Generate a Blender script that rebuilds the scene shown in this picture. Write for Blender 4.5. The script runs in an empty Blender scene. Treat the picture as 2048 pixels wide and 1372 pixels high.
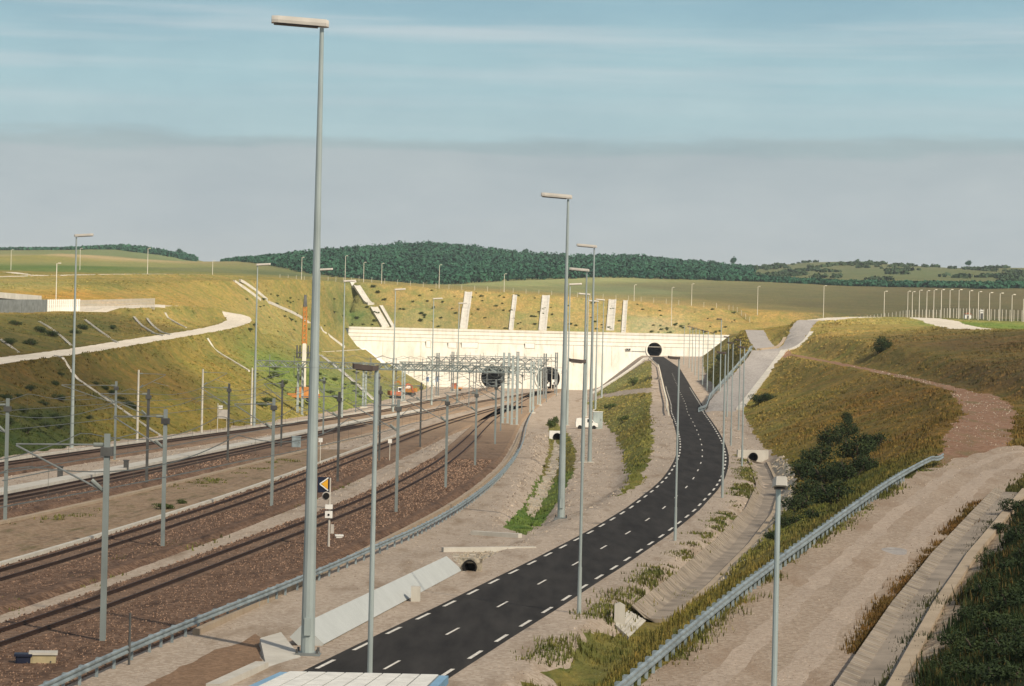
import bpy, bmesh, math, random
import numpy as np
from mathutils import Vector, Matrix
from mathutils.geometry import delaunay_2d_cdt

random.seed(7)
rng = np.random.default_rng(7)
scene = bpy.context.scene
COL = scene.collection
rad = math.radians

# ------------------------------------------------------------------ camera
F, ROLL, HC = 5260.0, 0.0225, 12.2          # focal length in px of a 2048 px wide frame, roll, eye height
PITCH = math.atan(25 / F)
fwd = np.array([0, math.cos(PITCH), math.sin(PITCH)])
up0 = np.array([0, -math.sin(PITCH), math.cos(PITCH)])
RT = math.cos(ROLL) * np.array([1.0, 0, 0]) + math.sin(ROLL) * up0
UP = -math.sin(ROLL) * np.array([1.0, 0, 0]) + math.cos(ROLL) * up0
cam = bpy.data.cameras.new("camera")
cam.sensor_width = 36.0
cam.lens = 36.0 * F / 2048
cam.clip_start, cam.clip_end = 1.0, 30000.0
camo = bpy.data.objects.new("camera", cam)
M = Matrix(((RT[0], UP[0], -fwd[0]), (RT[1], UP[1], -fwd[1]), (RT[2], UP[2], -fwd[2]))).to_4x4()
M.translation = (0, 0, HC)
camo.matrix_world = M
COL.objects.link(camo)
scene.camera = camo

# ------------------------------------------------------------------ light
SUN_AZ, SUN_EL = 142.0, 38.0                 # clockwise from +Y, elevation
world = bpy.data.worlds.new("World")
scene.world = world
world.use_nodes = True
nt = world.node_tree
nt.nodes.clear()
def N(tree, kind, **kw):
    n = tree.nodes.new(kind)
    for k, v in kw.items():
        if k in n.inputs: n.inputs[k].default_value = v
        else: setattr(n, k, v)
    return n
sky = N(nt, 'ShaderNodeTexSky', sky_type='NISHITA', sun_disc=False, sun_elevation=rad(SUN_EL),
        sun_rotation=rad(SUN_AZ), altitude=50.0, air_density=1.0, dust_density=2.0, ozone_density=1.6)
tc = N(nt, 'ShaderNodeTexCoord')
sep = N(nt, 'ShaderNodeSeparateXYZ'); nt.links.new(tc.outputs['Generated'], sep.inputs[0])
mp = N(nt, 'ShaderNodeMapping'); mp.inputs['Scale'].default_value = (9, 9, 70)
nt.links.new(tc.outputs['Generated'], mp.inputs[0])
n1 = N(nt, 'ShaderNodeTexNoise', Scale=1.0, Detail=6.0, Roughness=0.55); nt.links.new(mp.outputs[0], n1.inputs['Vector'])
mp2 = N(nt, 'ShaderNodeMapping'); mp2.inputs['Scale'].default_value = (5, 5, 110); mp2.inputs['Rotation'].default_value = (0.0, 0.02, 0)
nt.links.new(tc.outputs['Generated'], mp2.inputs[0])
n2 = N(nt, 'ShaderNodeTexNoise', Scale=1.0, Detail=5.0, Roughness=0.5); nt.links.new(mp2.outputs[0], n2.inputs['Vector'])
def math_node(tree, op, a, b=None, c=None):
    n = tree.nodes.new('ShaderNodeMath'); n.operation = op
    for i, v in enumerate((a, b, c)):
        if v is None: continue
        if isinstance(v, (int, float)): n.inputs[i].default_value = v
        else: tree.links.new(v, n.inputs[i])
    return n.outputs[0]
# a bank of hazy cloud low over the horizon with a soft uneven upper edge, thin streaks above it
elev = math_node(nt, 'MULTIPLY_ADD', n1.outputs['Fac'], 0.018, sep.outputs['Z'])
elev = math_node(nt, 'MULTIPLY_ADD', sep.outputs['X'], -0.009, elev)
def ramp(tree, fac, stops, interp='EASE'):
    r = tree.nodes.new('ShaderNodeValToRGB'); r.color_ramp.interpolation = interp
    els = r.color_ramp.elements
    while len(els) > 1: els.remove(els[-1])
    els[0].position, els[0].color = stops[0][0], stops[0][1]
    for p, c in stops[1:]:
        e = els.new(p); e.color = c
    tree.links.new(fac, r.inputs[0])
    return r.outputs[0]
mp3 = N(nt, 'ShaderNodeMapping'); mp3.inputs['Scale'].default_value = (14, 14, 45)
nt.links.new(tc.outputs['Generated'], mp3.inputs[0])
n3 = N(nt, 'ShaderNodeTexNoise', Scale=1.0, Detail=7.0, Roughness=0.62); nt.links.new(mp3.outputs[0], n3.inputs['Vector'])
t = math_node(nt, 'MULTIPLY', elev, 5.0)       # 0.2 rad of elevation -> 1
SKYST = 0.05
SKYK = 0.84                                  # keeps the sky's level when the exposure changes
def sc(c, k=SKYK): return (c[0] * k / SKYST, c[1] * k / SKYST, c[2] * k / SKYST, 1)
bank = ramp(nt, t, [(0.0, sc((.50, .53, .52))), (0.17, sc((.455, .49, .49))), (0.32, sc((.42, .475, .50))), (0.425, sc((.395, .46, .485))),
                    (0.443, sc((.325, .425, .45))), (0.466, sc((.38, .54, .58))), (0.58, sc((.36, .555, .605))), (0.74, sc((.27, .475, .56))), (1.0, sc((.17, .36, .49)))])
mixf = math_node(nt, 'SUBTRACT', 1.0, math_node(nt, 'SMOOTH_MIN', math_node(nt, 'MULTIPLY', sep.outputs['Z'], 2.2), 1.0, 0.2))
mix = N(nt, 'ShaderNodeMixRGB'); nt.links.new(math_node(nt, 'MULTIPLY', mixf, 1.0), mix.inputs[0])
nt.links.new(sky.outputs[0], mix.inputs[1]); nt.links.new(bank, mix.inputs[2])
mott = N(nt, 'ShaderNodeMixRGB', blend_type='MULTIPLY'); mott.inputs[0].default_value = 1.0; nt.links.new(mix.outputs[0], mott.inputs[1])
nt.links.new(ramp(nt, n3.outputs['Fac'], [(.25, (.90, .92, .94, 1)), (.75, (1.10, 1.08, 1.06, 1))], 'LINEAR'), mott.inputs[2]); mix = mott
streak = math_node(nt, 'MULTIPLY', math_node(nt, 'SMOOTH_MAX', math_node(nt, 'SUBTRACT', n2.outputs['Fac'], 0.47), 0.0, 0.05), 3.2)
streak = math_node(nt, 'MULTIPLY', streak, math_node(nt, 'MULTIPLY', math_node(nt, 'SUBTRACT', t, 0.40), 2.2))
mix2 = N(nt, 'ShaderNodeMixRGB'); mix2.use_clamp = False
clampn = N(nt, 'ShaderNodeClamp'); nt.links.new(streak, clampn.inputs[0]); clampn.inputs['Max'].default_value = 0.38
nt.links.new(clampn.outputs[0], mix2.inputs[0]); nt.links.new(mix.outputs[0], mix2.inputs[1])
mix2.inputs[2].default_value = sc((.66, .66, .66))
bg = N(nt, 'ShaderNodeBackground', Strength=SKYST); nt.links.new(mix2.outputs[0], bg.inputs[0])
wo = N(nt, 'ShaderNodeOutputWorld'); nt.links.new(bg.outputs[0], wo.inputs[0])

sd = bpy.data.lights.new("sun", 'SUN'); sd.energy = 4.4; sd.angle = rad(1.5); sd.color = (1.0, 0.89, 0.73)
so = bpy.data.objects.new("sun", sd); COL.objects.link(so)
tosun = Vector((math.sin(rad(SUN_AZ)) * math.cos(rad(SUN_EL)), math.cos(rad(SUN_AZ)) * math.cos(rad(SUN_EL)), math.sin(rad(SUN_EL))))
so.rotation_euler = tosun.to_track_quat('Z', 'Y').to_euler(); so.location = tosun * 200
vs = scene.view_settings
vs.view_transform = 'Standard'; vs.look = 'None'; vs.exposure = 0.45; vs.gamma = 1.0; vs.use_curve_mapping = False

# ------------------------------------------------------------------ survey helpers
def ray(x, y): return fwd + RT * ((x - 1024) / F) + UP * ((686 - y) / F)
def W(x, y, Y):
    d = ray(x, y); return np.array([0, 0, HC]) + d * (Y / d[1])
def G(x, y, z=0.0):
    d = ray(x, y); return np.array([0, 0, HC]) + d * ((z - HC) / d[2])
def proj(x, y, z):
    vx, vy, vz = x, y, z - HC
    k = vx * fwd[0] + vy * fwd[1] + vz * fwd[2]
    return (1024 + F * (vx * RT[0] + vy * RT[1] + vz * RT[2]) / k, 686 - F * (vx * UP[0] + vy * UP[1] + vz * UP[2]) / k)
_lat = np.random.default_rng(3).random((257, 257))
def vnoise(x, y):
    x = np.asarray(x, float); y = np.asarray(y, float)
    xi = np.floor(x).astype(int); yi = np.floor(y).astype(int); fx = x - xi; fy = y - yi
    fx = fx * fx * (3 - 2 * fx); fy = fy * fy * (3 - 2 * fy)
    g = lambda a, b: _lat[a % 256, b % 256]
    return (g(xi, yi) * (1 - fx) + g(xi + 1, yi) * fx) * (1 - fy) + (g(xi, yi + 1) * (1 - fx) + g(xi + 1, yi + 1) * fx) * fy - .5
def fbm(x, y, s=1.0, o=4):
    r = 0; a = 1.0
    for i in range(o):
        r = r + a * vnoise(np.asarray(x) * s + 17.3 * i, np.asarray(y) * s + 5.1 * i); a *= .5; s *= 2.03
    return r
def resample(pts, step):
    pts = np.array(pts, float); out = [pts[0]]
    for a, b in zip(pts[:-1], pts[1:]):
        n = max(1, int(math.ceil(np.linalg.norm((b - a)[:2]) / step)))
        for k in range(1, n + 1): out.append(a + (b - a) * k / n)
    return np.array(out)
def smooth(pts, step, it=3):
    p = np.array(pts, float)
    for _ in range(it):                                   # Chaikin
        q = [p[0]]
        for a, b in zip(p[:-1], p[1:]): q += [a * .75 + b * .25, a * .25 + b * .75]
        q.append(p[-1]); p = np.array(q)
    return resample(p, step)
def offset(pts, d):
    """polyline moved d to its right, in plan"""
    p = np.array(pts, float); t = np.gradient(p[:, :2], axis=0); t /= np.linalg.norm(t, axis=1)[:, None] + 1e-9
    q = p.copy(); q[:, 0] += t[:, 1] * d; q[:, 1] -= t[:, 0] * d
    return q

# ------------------------------------------------------------------ terrain: lines along the cutting
def zr(Y): return .0083 * ((Y - 175) + np.sqrt((Y - 175) ** 2 + 900.0))
ROADC = [(-14.0, 40), (-10.9, 60), (-7.6, 82), (-4.14, 103.9), (-2.2, 115.9), (-.1, 128.4), (2.0, 141.6), (3.95, 153.2), (6.1, 166.6), (8.4, 180.6), (11.9, 203.3),
         (15.4, 229.2), (17.05, 243.1), (18.5, 257.5), (19.8, 271.5), (20.95, 285.5), (22.1, 302), (23.2, 320), (24.0, 335), (24.8, 350), (26.1, 377),
         (27.6, 410), (29.7, 446), (33.9, 530), (38.8, 625), (45.8, 762), (52.9, 973), (53.6, 1010)]
_ry = np.array([p[1] for p in ROADC]); _rx = np.array([p[0] for p in ROADC])
RX = lambda y: np.interp(y, _ry, _rx)
def col(pts):
    a = np.array(sorted([tuple(p) for p in pts], key=lambda p: p[1])); return a
def cW(l): return [tuple(W(*p)) for p in l]
YS = np.array([30, 60, 90, 120, 150, 180, 210, 240, 270, 300, 330, 360, 400, 450, 500, 560, 620, 680, 750, 830, 900, 950, 981.5])
LT = col([(-67, 30, 0), (-55, 283, 0), (-50.4, 344, 0), (-42.1, 426, 0), (-34.3, 562, 0), (-30.5, 800, 0), (-29.5, 900, 0), (-31, 981.5, 0)])
LP1 = col([(-92, 30, 10), (-76, 250, 9)] + cW([(0, 724, 365), (100, 713, 395), (200, 699, 430), (300, 682, 480), (400, 666, 570), (450, 657, 615)]) +
          cW([(520, 668, 700), (600, 690, 800), (650, 705, 880), (722, 699, 960)]) + [(-54, 981.5, 13.2)])
LP2 = LP1.copy(); LP2[:, 0] -= 5.0; LP2[:, 2] += .25; LP2[-1, 0] = -55
LU = col([(-112, 30, 17), (-104, 300, 17)] + cW([(0, 634, 490), (150, 629, 560), (320, 621, 615), (400, 623, 645)]) + [(-75, 680, 21), (-74, 760, 19.5), (-71, 880, 18), (-66, 960, 19), (-60.4, 981.5, 21.2)])
LU2 = LU.copy(); LU2[:, 0] -= np.interp(LU[:, 1], [600, 700, 981], [13, 4, .4]); LU2[:, 2] += .3
LC = col([(-150, 30, 22), (-140, 400, 23.5)] + cW([(0, 577, 640), (250, 567, 720), (480, 561, 850), (600, 560, 930)]) + [(-66.5, 981.5, 38.5)])
LPL = LC.copy(); LPL[:, 0] -= 60; LPL[:, 2] += .6
LPL2 = LC.copy(); LPL2[:, 0] -= 500; LPL2[:, 2] += 4
yy = YS
ETp = col([(RX(30) - 6.5, 30, 0), (RX(230) - 6.2, 230, 0), (9.9, 240, 0), (13.3, 314, 0), (16, 416, 0), (18.4, 583, 0), (20.5, 746, 0), (28, 900, 0), (31.5, 981.5, 0)])
VL = col([(RX(y) - np.interp(y, [230, 300, 980], [5.6, 6.2, 5.0]), y, zr(y)) for y in YS])
VR = col([(RX(y) + np.interp(y, [30, 230, 300], [5.2, 5.4, 4.5]), y, zr(y)) for y in YS])
dk = lambda y: np.interp(y, [60, 110, 140, 275, 300], [.5, .8, 1.0, 1.0, 0.0])
DL = col([(RX(y) + np.interp(y, [30, 230, 300], [6.7, 6.8, 5.2]), y, zr(y) - dk(y)) for y in YS])
DR = col([(RX(y) + np.interp(y, [30, 230, 300], [8.0, 8.2, 6.2]), y, zr(y) - dk(y)) for y in YS])
RF = col([(RX(y) + np.interp(y, [30, 230, 300, 313, 415, 520, 600, 750, 880, 981.5], [9.6, 9.8, 7.4, 6.6, 9.0, 8.4, 7.6, 9.6, 14, 18.0]), y, zr(y) + np.interp(y, [270, 300], [.5, .1])) for y in YS])
GUARD = np.array([(-5.4, 40, .6), (-.6, 60, 1.2), (4.05, 80, 2.1), (8.6, 100, 2.75), (13.0, 118, 3.35), (21.0, 147, 4.95), (29.0, 176, 6.2)])
gy = lambda y, k: np.interp(y, GUARD[:, 1], GUARD[:, k])
TRAIL = np.array([tuple(W(*p)) for p in [(1960, 862, 210), (1985, 817, 250), (1940, 786, 290), (1850, 763, 340), (1750, 742, 400), (1650, 722, 445), (1565, 706, 490)]])
RP1 = col([(gy(y, 0) - .8, y, gy(y, 2) - .05) for y in (30, 60, 80, 100, 118, 147, 176)] + [(p[0] - 2.2, p[1], p[2]) for p in TRAIL] +
          [(51, 545, 16), (53, 600, 18.6), (65, 750, 20), (73, 880, 19), (80.6, 981.5, 21.2)])
RP2 = col([(gy(y, 0) + 6.6, y, gy(y, 2) - .1) for y in (30, 60, 80, 100, 118, 147, 176)] + [(p[0] + 2.2, p[1], p[2] + .1) for p in TRAIL] +
          [(54, 545, 16.5), (58, 600, 19.2), (69, 750, 21), (78, 880, 21), (81.2, 981.5, 22)])
RB = col([(gy(y, 0) + 13, y, gy(y, 2) + np.interp(y, [40, 80, 147], [2.2, 2.0, 1.5])) for y in (30, 60, 80, 100, 118, 147)] + [(43, 180, 7.0), (45, 210, 7.6), (52, 250, 9.2), (57, 290, 11.5),
         (60, 340, 12.5), (62, 400, 14), (59, 450, 16), (57, 490, 17.5), (58, 545, 19), (66, 620, 20.9), (80, 750, 22.8), (88, 880, 23.2), (92, 981.5, 23.4)])
RC = col([(60, 30, 11), (70, 150, 12), (86, 250, 15.2), (90, 380, 17.6)] + cW([(2048, 661, 430), (1900, 656, 480), (1700, 646, 530), (1640, 640, 548)]) + [(80, 620, 22.9), (102, 700, 24.6), (125, 800, 25.4), (140, 900, 25.8), (150, 981.5, 26.2)])
RPL = RC.copy(); RPL[:, 0] += 40; RPL[:, 2] += .3
RPL2 = RC.copy(); RPL2[:, 0] += 500; RPL2[:, 2] += 4
COLS = [LPL2, LPL, LC, LU2, LU, LP2, LP1, LT, ETp, VL, VR, DL, DR, RF, RP1, RP2, RB, RC, RPL, RPL2]

FAR1 = np.array(cW([(-400, 540, 1150), (0, 540, 1150), (250, 540, 1150), (450, 548, 1150), (700, 556, 1150), (870, 571, 1150), (1100, 585, 1150), (1260, 597, 1150), (1500, 611, 1120), (1800, 622, 1080), (2048, 632, 1050), (2500, 645, 1050)]))
FAR2 = np.array(cW([(-400, 517, 1800), (0, 514, 1800), (120, 507, 1800), (250, 520, 1750), (430, 532, 1700), (600, 545, 1700), (700, 560, 1700), (870, 572, 1700), (1000, 563, 1750), (1200, 555, 1800), (1500, 563, 1800), (1700, 572, 1700), (2048, 577, 1600), (2500, 580, 1600)]))
FAR3 = np.array(cW([(-400, 503, 2600), (0, 500, 2600), (120, 500, 2600), (200, 498, 2600), (250, 498, 2600), (345, 509, 2600), (430, 527, 2600), (520, 525, 2600), (600, 517, 2600), (700, 509, 2600), (790, 500, 2600), (880, 498, 2600), (940, 503, 2600),
               (1000, 511, 2600), (1050, 519, 2600), (1140, 523, 2600), (1260, 521, 2600), (1340, 529, 2600), (1460, 535, 2600), (1550, 530, 2600), (1620, 524, 2600), (1700, 523, 2600), (1800, 529, 2600), (1900, 536, 2600), (2048, 535, 2600), (2500, 545, 2600)]))
CR = np.array(cW([(702, 562, 1015), (780, 568, 1015), (870, 577, 1015), (1000, 585, 1015), (1130, 594, 1015), (1260, 602, 1015), (1400, 614, 1015), (1455, 619, 1015)]))

def near_H(x, y):
    y = np.clip(y, 30, 981.4)
    prevx = np.interp(y, COLS[0][:, 1], COLS[0][:, 0]); prevz = np.interp(y, COLS[0][:, 1], COLS[0][:, 2])
    z = prevz.copy()
    for c in COLS[1:]:
        cx = np.maximum(np.interp(y, c[:, 1], c[:, 0]), prevx + .15); cz = np.interp(y, c[:, 1], c[:, 2])
        t = (x - prevx) / (cx - prevx)
        z = np.where(x >= prevx, prevz + np.clip(t, 0, 1) * (cz - prevz), z)
        prevx, prevz = cx, cz
    return z
def far_H(x, y):
    prof = near_H(x, np.full_like(x, 981.4))
    ins = (x > -60.6) & (x < 80.8)
    r0 = np.where(ins, 21.2, prof)
    r2 = np.interp(x, CR[:, 0], CR[:, 2])
    r1 = np.where(ins | (x >= 80.8), np.maximum(21.2 + (r2 - 21.2) * .52, np.where(ins, 0, prof)), prof)
    r2 = np.where(ins, r2, np.maximum(prof, r2 * .985))
    rows = [(np.full_like(x, 981.5), r0), (np.full_like(x, 997.0), r1), (np.full_like(x, 1000.0), r1 + .2), (np.full_like(x, 1015.0), r2)]
    for f in (FAR1, FAR2, FAR3): rows.append((np.interp(x, f[:, 0], f[:, 1]), np.interp(x, f[:, 0], f[:, 2])))
    rows.append((np.full_like(x, 3300.0), rows[-1][1] - 12)); rows.append((np.full_like(x, 9000.0), np.full_like(x, 20.0)))
    z = r0.copy()
    for (ya, za), (yb, zb) in zip(rows[:-1], rows[1:]):
        t = np.clip((y - ya) / np.maximum(yb - ya, .1), 0, 1)
        z = np.where(y >= ya, za + t * (zb - za), z)
    return z

# ribbons pressed into the terrain: (centre line with heights, half width, fall-off)
road_line = resample([(RX(y), y, zr(y)) for y in np.arange(36, 975, 6.0)] , 3.0)
PATHS = {}
def path(name, pts, hw, fall): PATHS[name] = (smooth(pts, 2.0), hw, fall)
path('gravel_track', [(gy(y, 0) + 3.2, y, gy(y, 2)) for y in (36, 60, 80, 100, 118, 147)] + [tuple(W(1962, 930, 172)), tuple(W(2060, 916, 188)), tuple(W(2300, 905, 200))], 3.1, 1.2)
path('dirt_trail', [tuple(W(1938, 935, 174)), tuple(W(1952, 890, 192))] + [tuple(p) for p in TRAIL[:3]], 2.7, 3.0)
path('slope_trail', [tuple(p) for p in TRAIL[1:]], 1.15, 3.0)
RAMP = [tuple(W(1436, 822, 412)), tuple(W(1452, 803, 424)), tuple(W(1480, 770, 450)), tuple(W(1505, 740, 468)), tuple(W(1522, 718, 482)), tuple(W(1537, 702, 490))]
path('service_ramp', RAMP, 2.7, 4.0)
path('upper_ramp', [tuple(W(1536, 702, 490)), tuple(W(1576, 691, 499)), tuple(W(1592, 672, 514)), tuple(W(1604, 652, 535)), tuple(W(1618, 638, 553)), tuple(W(1640, 637.5, 562))], 2.1, 4.0)
path('bench_ramp', [tuple(W(1536, 701, 491)), tuple(W(1524, 688, 520)), tuple(W(1515, 674, 560)), tuple(W(1509, 660, 605))], 2.1, 5.0)
path('plateau_track', [tuple(W(1770, 632, 690)), tuple(W(1830, 634, 670)), tuple(W(1868, 644, 580)), tuple(W(1900, 654, 510)), tuple(W(1945, 664, 455))], 3.8, 3.0)
path('plateau_lane', [tuple(W(1632, 638, 556)), tuple(W(1680, 636, 590)), tuple(W(1740, 633, 640)), tuple(W(1800, 631, 695))], 3.0, 3.0)
path('bank_track', cW([(-140, 745, 340), (0, 720, 366), (100, 709, 396), (200, 695, 431), (300, 678, 480), (400, 663, 570), (450, 653, 612), (480, 643, 640), (476, 632, 655), (435, 619, 658), (370, 612, 645), (320, 611, 620), (240, 616, 592)]), 3.1, 3.5)
path('bank_platform', cW([(520, 667, 700), (560, 676, 740), (600, 690, 800)]), 2.6, 3.0)
path('bank_berm', cW([(640, 704, 870), (690, 701, 920), (724, 699, 958)]), 1.3, 2.0)
path('upland_track', cW([(-160, 560, 720), (0, 553, 760), (150, 549.5, 800), (300, 547.5, 850), (430, 549, 900), (560, 556, 960)]), 3.0, 5.0)
path('field_spur', cW([(20, 544, 830), (60, 550, 790), (110, 551, 785)]), 2.0, 4.0)
path('shelf_path', cW([(1172, 802, 740), (1210, 790, 700), (1260, 783, 660), (1315, 781, 620)]), 1.2, 2.0)
for _n in ('plateau_lane', 'plateau_track'):          # these lanes simply lie on the plateau
    _p, _hw, _f = PATHS[_n]; _p[:, 2] = near_H(_p[:, 0], _p[:, 1]) + .15; PATHS[_n] = (_p, _hw, _f)
DITCH = smooth([(G(1048, 1048)[0], G(1048, 1048)[1], -.7), (G(1075, 1010)[0], G(1075, 1010)[1], -1.0), (G(1098, 950)[0], G(1098, 950)[1], -1.1), (G(1112, 890)[0], G(1112, 890)[1], -1.2), (G(1114, 868)[0], G(1114, 868)[1], -.6)], 2.0)
APRON = np.array([G(540, 1330), G(650, 1285), G(780, 1222), G(850, 1178), G(925, 1140)])

def seg_dist(x, y, pl):
    best = np.full(x.shape, 1e9); bz = np.zeros_like(x)
    for a, b in zip(pl[:-1], pl[1:]):
        d = b[:2] - a[:2]; L = d @ d + 1e-9
        t = np.clip(((x - a[0]) * d[0] + (y - a[1]) * d[1]) / L, 0, 1)
        q = np.hypot(x - a[0] - t * d[0], y - a[1] - t * d[1])
        m = q < best; best = np.where(m, q, best); bz = np.where(m, a[2] + t * (b[2] - a[2]), bz)
    return best, bz
def stamp(x, y, z, pl, hw, fall):
    lo = pl[:, :2].min(0) - hw - fall; hi = pl[:, :2].max(0) + hw + fall
    i = np.where((x > lo[0]) & (x < hi[0]) & (y > lo[1]) & (y < hi[1]))[0]
    if len(i) == 0: return z
    d, pz = seg_dist(x[i], y[i], pl)
    w = np.clip(1 - (d - hw) / fall, 0, 1); w = w * w * (3 - 2 * w)
    z[i] = z[i] * (1 - w) + pz * w
    return z
def H(x, y, extra=True):
    x = np.atleast_1d(np.asarray(x, float)).copy(); y = np.atleast_1d(np.asarray(y, float)).copy()
    z = np.where(y <= 981.45, near_H(x, y), far_H(x, y))
    for n, (pl, hw, fall) in PATHS.items(): z = stamp(x, y, z, pl, hw, fall)
    z = stamp(x, y, z, road_line, 3.0, .8)
    z = stamp(x, y, z, DITCH, .35, 2.2)
    return z
def h(x, y): return float(H([x], [y])[0])
_t = np.concatenate([np.geomspace(45, 1100, 2600), np.geomspace(1101, 4000, 500)])
def hit(px, py):
    """where the line of sight through a photo pixel meets the terrain"""
    d = ray(px, py); k = _t / d[1]; xs = d[0] * k; zs = HC + d[2] * k
    b = np.where(zs <= H(xs, _t))[0]
    Y = _t[b[0]] if len(b) else _t[-1]
    return np.array([d[0] * Y / d[1], Y, h(d[0] * Y / d[1], Y)])

# ------------------------------------------------------------------ materials
def newmat(name):
    m = bpy.data.materials.new(name); m.use_nodes = True
    t = m.node_tree; b = t.nodes['Principled BSDF']; return m, t, b
def pos_node(t):
    return t.nodes.new('ShaderNodeNewGeometry').outputs['Position']
def mixc(t, f, a, b, mode='MIX'):
    n = t.nodes.new('ShaderNodeMixRGB'); n.blend_type = mode
    for i, v in enumerate((f, a, b)):
        if isinstance(v, (int, float)): n.inputs[i].default_value = v
        elif isinstance(v, tuple): n.inputs[i].default_value = (*v[:3], 1)
        else: t.links.new(v, n.inputs[i])
    return n.outputs[0]
def noise(t, vec, scale, detail=4, rough=.55):
    n = t.nodes.new('ShaderNodeTexNoise'); n.inputs['Scale'].default_value = scale; n.inputs['Detail'].default_value = detail
    n.inputs['Roughness'].default_value = rough; t.links.new(vec, n.inputs['Vector']); return n.outputs['Fac']
def stretch(t, v, lo, hi):
    n = t.nodes.new('ShaderNodeMapRange'); n.inputs[1].default_value = lo; n.inputs[2].default_value = hi
    t.links.new(v, n.inputs[0]); return n.outputs[0]
def bump(t, b, hgt, dist, strength=1.0):
    n = t.nodes.new('ShaderNodeBump'); n.inputs['Distance'].default_value = dist; n.inputs['Strength'].default_value = strength
    t.links.new(hgt, n.inputs['Height']); t.links.new(n.outputs[0], b.inputs['Normal'])
def simple(name, c, rough=.6, metal=0.0, var=.25, scale=1.5, spec=.3):
    m, t, b = newmat(name); p = pos_node(t)
    n = stretch(t, noise(t, p, scale, 5), .3, .7)
    dark = tuple(v * (1 - var) for v in c); lite = tuple(min(1, v * (1 + var)) for v in c)
    t.links.new(mixc(t, n, dark, lite), b.inputs['Base Color'])
    b.inputs['Roughness'].default_value = rough; b.inputs['Metallic'].default_value = metal
    b.inputs['Specular IOR Level'].default_value = spec
    return m
def streaked(name, c, dark, rough=.75, var=.3):
    """weathered concrete / zinc: vertical streaks plus blotches"""
    m, t, b = newmat(name); p = pos_node(t)
    mpn = t.nodes.new('ShaderNodeMapping'); mpn.inputs['Scale'].default_value = (2.2, 2.2, .22); t.links.new(p, mpn.inputs[0])
    a = stretch(t, noise(t, mpn.outputs[0], 1.0, 5), .35, .75); g = stretch(t, noise(t, p, .55, 5), .3, .7)
    c1 = mixc(t, a, c, dark); c2 = mixc(t, g, tuple(v * (1 - var) for v in c), tuple(min(1, v * (1 + var * .5)) for v in c))
    t.links.new(mixc(t, .5, c1, c2), b.inputs['Base Color']); b.inputs['Roughness'].default_value = rough
    b.inputs['Specular IOR Level'].default_value = .25
    return m
def stony(name, cols, cell, patch, bumpd=.05, rough=.9, fine=None):
    """loose stone: voronoi cells of several colours, worn patches, bump"""
    m, t, b = newmat(name); p = pos_node(t)
    v = t.nodes.new('ShaderNodeTexVoronoi'); v.inputs['Scale'].default_value = 1 / cell; t.links.new(p, v.inputs['Vector'])
    sepc = t.nodes.new('ShaderNodeSeparateColor'); t.links.new(v.outputs['Color'], sepc.inputs[0])
    n = len(cols); r = ramp(t, sepc.outputs[0], [(i / n, (*cols[i], 1)) for i in range(n)], 'CONSTANT')
    mean = tuple(sum(c[k] for c in cols) / n for k in range(3))
    mq = t.nodes.new('ShaderNodeMapping'); mq.inputs['Scale'].default_value = (1, .2, 1); t.links.new(p, mq.inputs[0]); pq = mq.outputs[0]
    base = mixc(t, stretch(t, noise(t, pq, 1.6 / patch, 6, .65), .33, .67), tuple(x * .78 for x in mean), tuple(min(1, x * 1.18) for x in mean))
    c = mixc(t, .55, base, r)
    if fine: c = mixc(t, stretch(t, noise(t, pq, 1.4 / fine[1], 4), .52, .72), c, fine[0])
    t.links.new(c, b.inputs['Base Color']); b.inputs['Roughness'].default_value = rough; b.inputs['Specular IOR Level'].default_value = .15
    bump(t, b, math_node(t, 'ADD', v.outputs['Distance'], noise(t, p, 2.5 / cell, 3)), bumpd, .8)
    return m
def grassy(name, attr='tint'):
    m, t, b = newmat(name); p = pos_node(t)
    a = t.nodes.new('ShaderNodeAttribute'); a.attribute_name = attr
    mpn = t.nodes.new('ShaderNodeMapping'); mpn.inputs['Scale'].default_value = (1.0, .45, 1.0); t.links.new(p, mpn.inputs[0]); q = mpn.outputs[0]
    f1 = stretch(t, noise(t, q, 1.6, 6, .7), .32, .68); f2 = stretch(t, noise(t, p, .16, 6, .62), .36, .66); f3 = stretch(t, noise(t, q, .6, 5, .65), .5, .72)
    c = mixc(t, 1.0, a.outputs['Color'], mixc(t, f1, (.68, .65, .62), (1.25, 1.22, 1.12)), 'MULTIPLY')
    f4 = stretch(t, noise(t, p, .42, 5, .7), .56, .66); f5 = stretch(t, noise(t, q, .9, 5, .7), .55, .7)
    c = mixc(t, math_node(t, 'MULTIPLY', f2, .7), c, mixc(t, 1.0, a.outputs['Color'], (.50, .78, .60), 'MULTIPLY'))
    c = mixc(t, math_node(t, 'MULTIPLY', f4, .55), c, mixc(t, 1.0, a.outputs['Color'], (.42, .66, .55), 'MULTIPLY'))
    c = mixc(t, math_node(t, 'MULTIPLY', f5, .6), c, mixc(t, 1.0, a.outputs['Color'], (1.75, 1.45, 1.15), 'MULTIPLY'))
    c = mixc(t, math_node(t, 'MULTIPLY', f3, .5), c, mixc(t, 1.0, a.outputs['Color'], (1.55, 1.35, 1.2), 'MULTIPLY'))
    t.links.new(c, b.inputs['Base Color']); b.inputs['Roughness'].default_value = .95; b.inputs['Specular IOR Level'].default_value = .05
    bump(t, b, math_node(t, 'ADD', noise(t, q, 1.6, 6, .7), math_node(t, 'MULTIPLY', noise(t, q, .5, 4), 1.5)), .5, .7)
    return m
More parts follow.
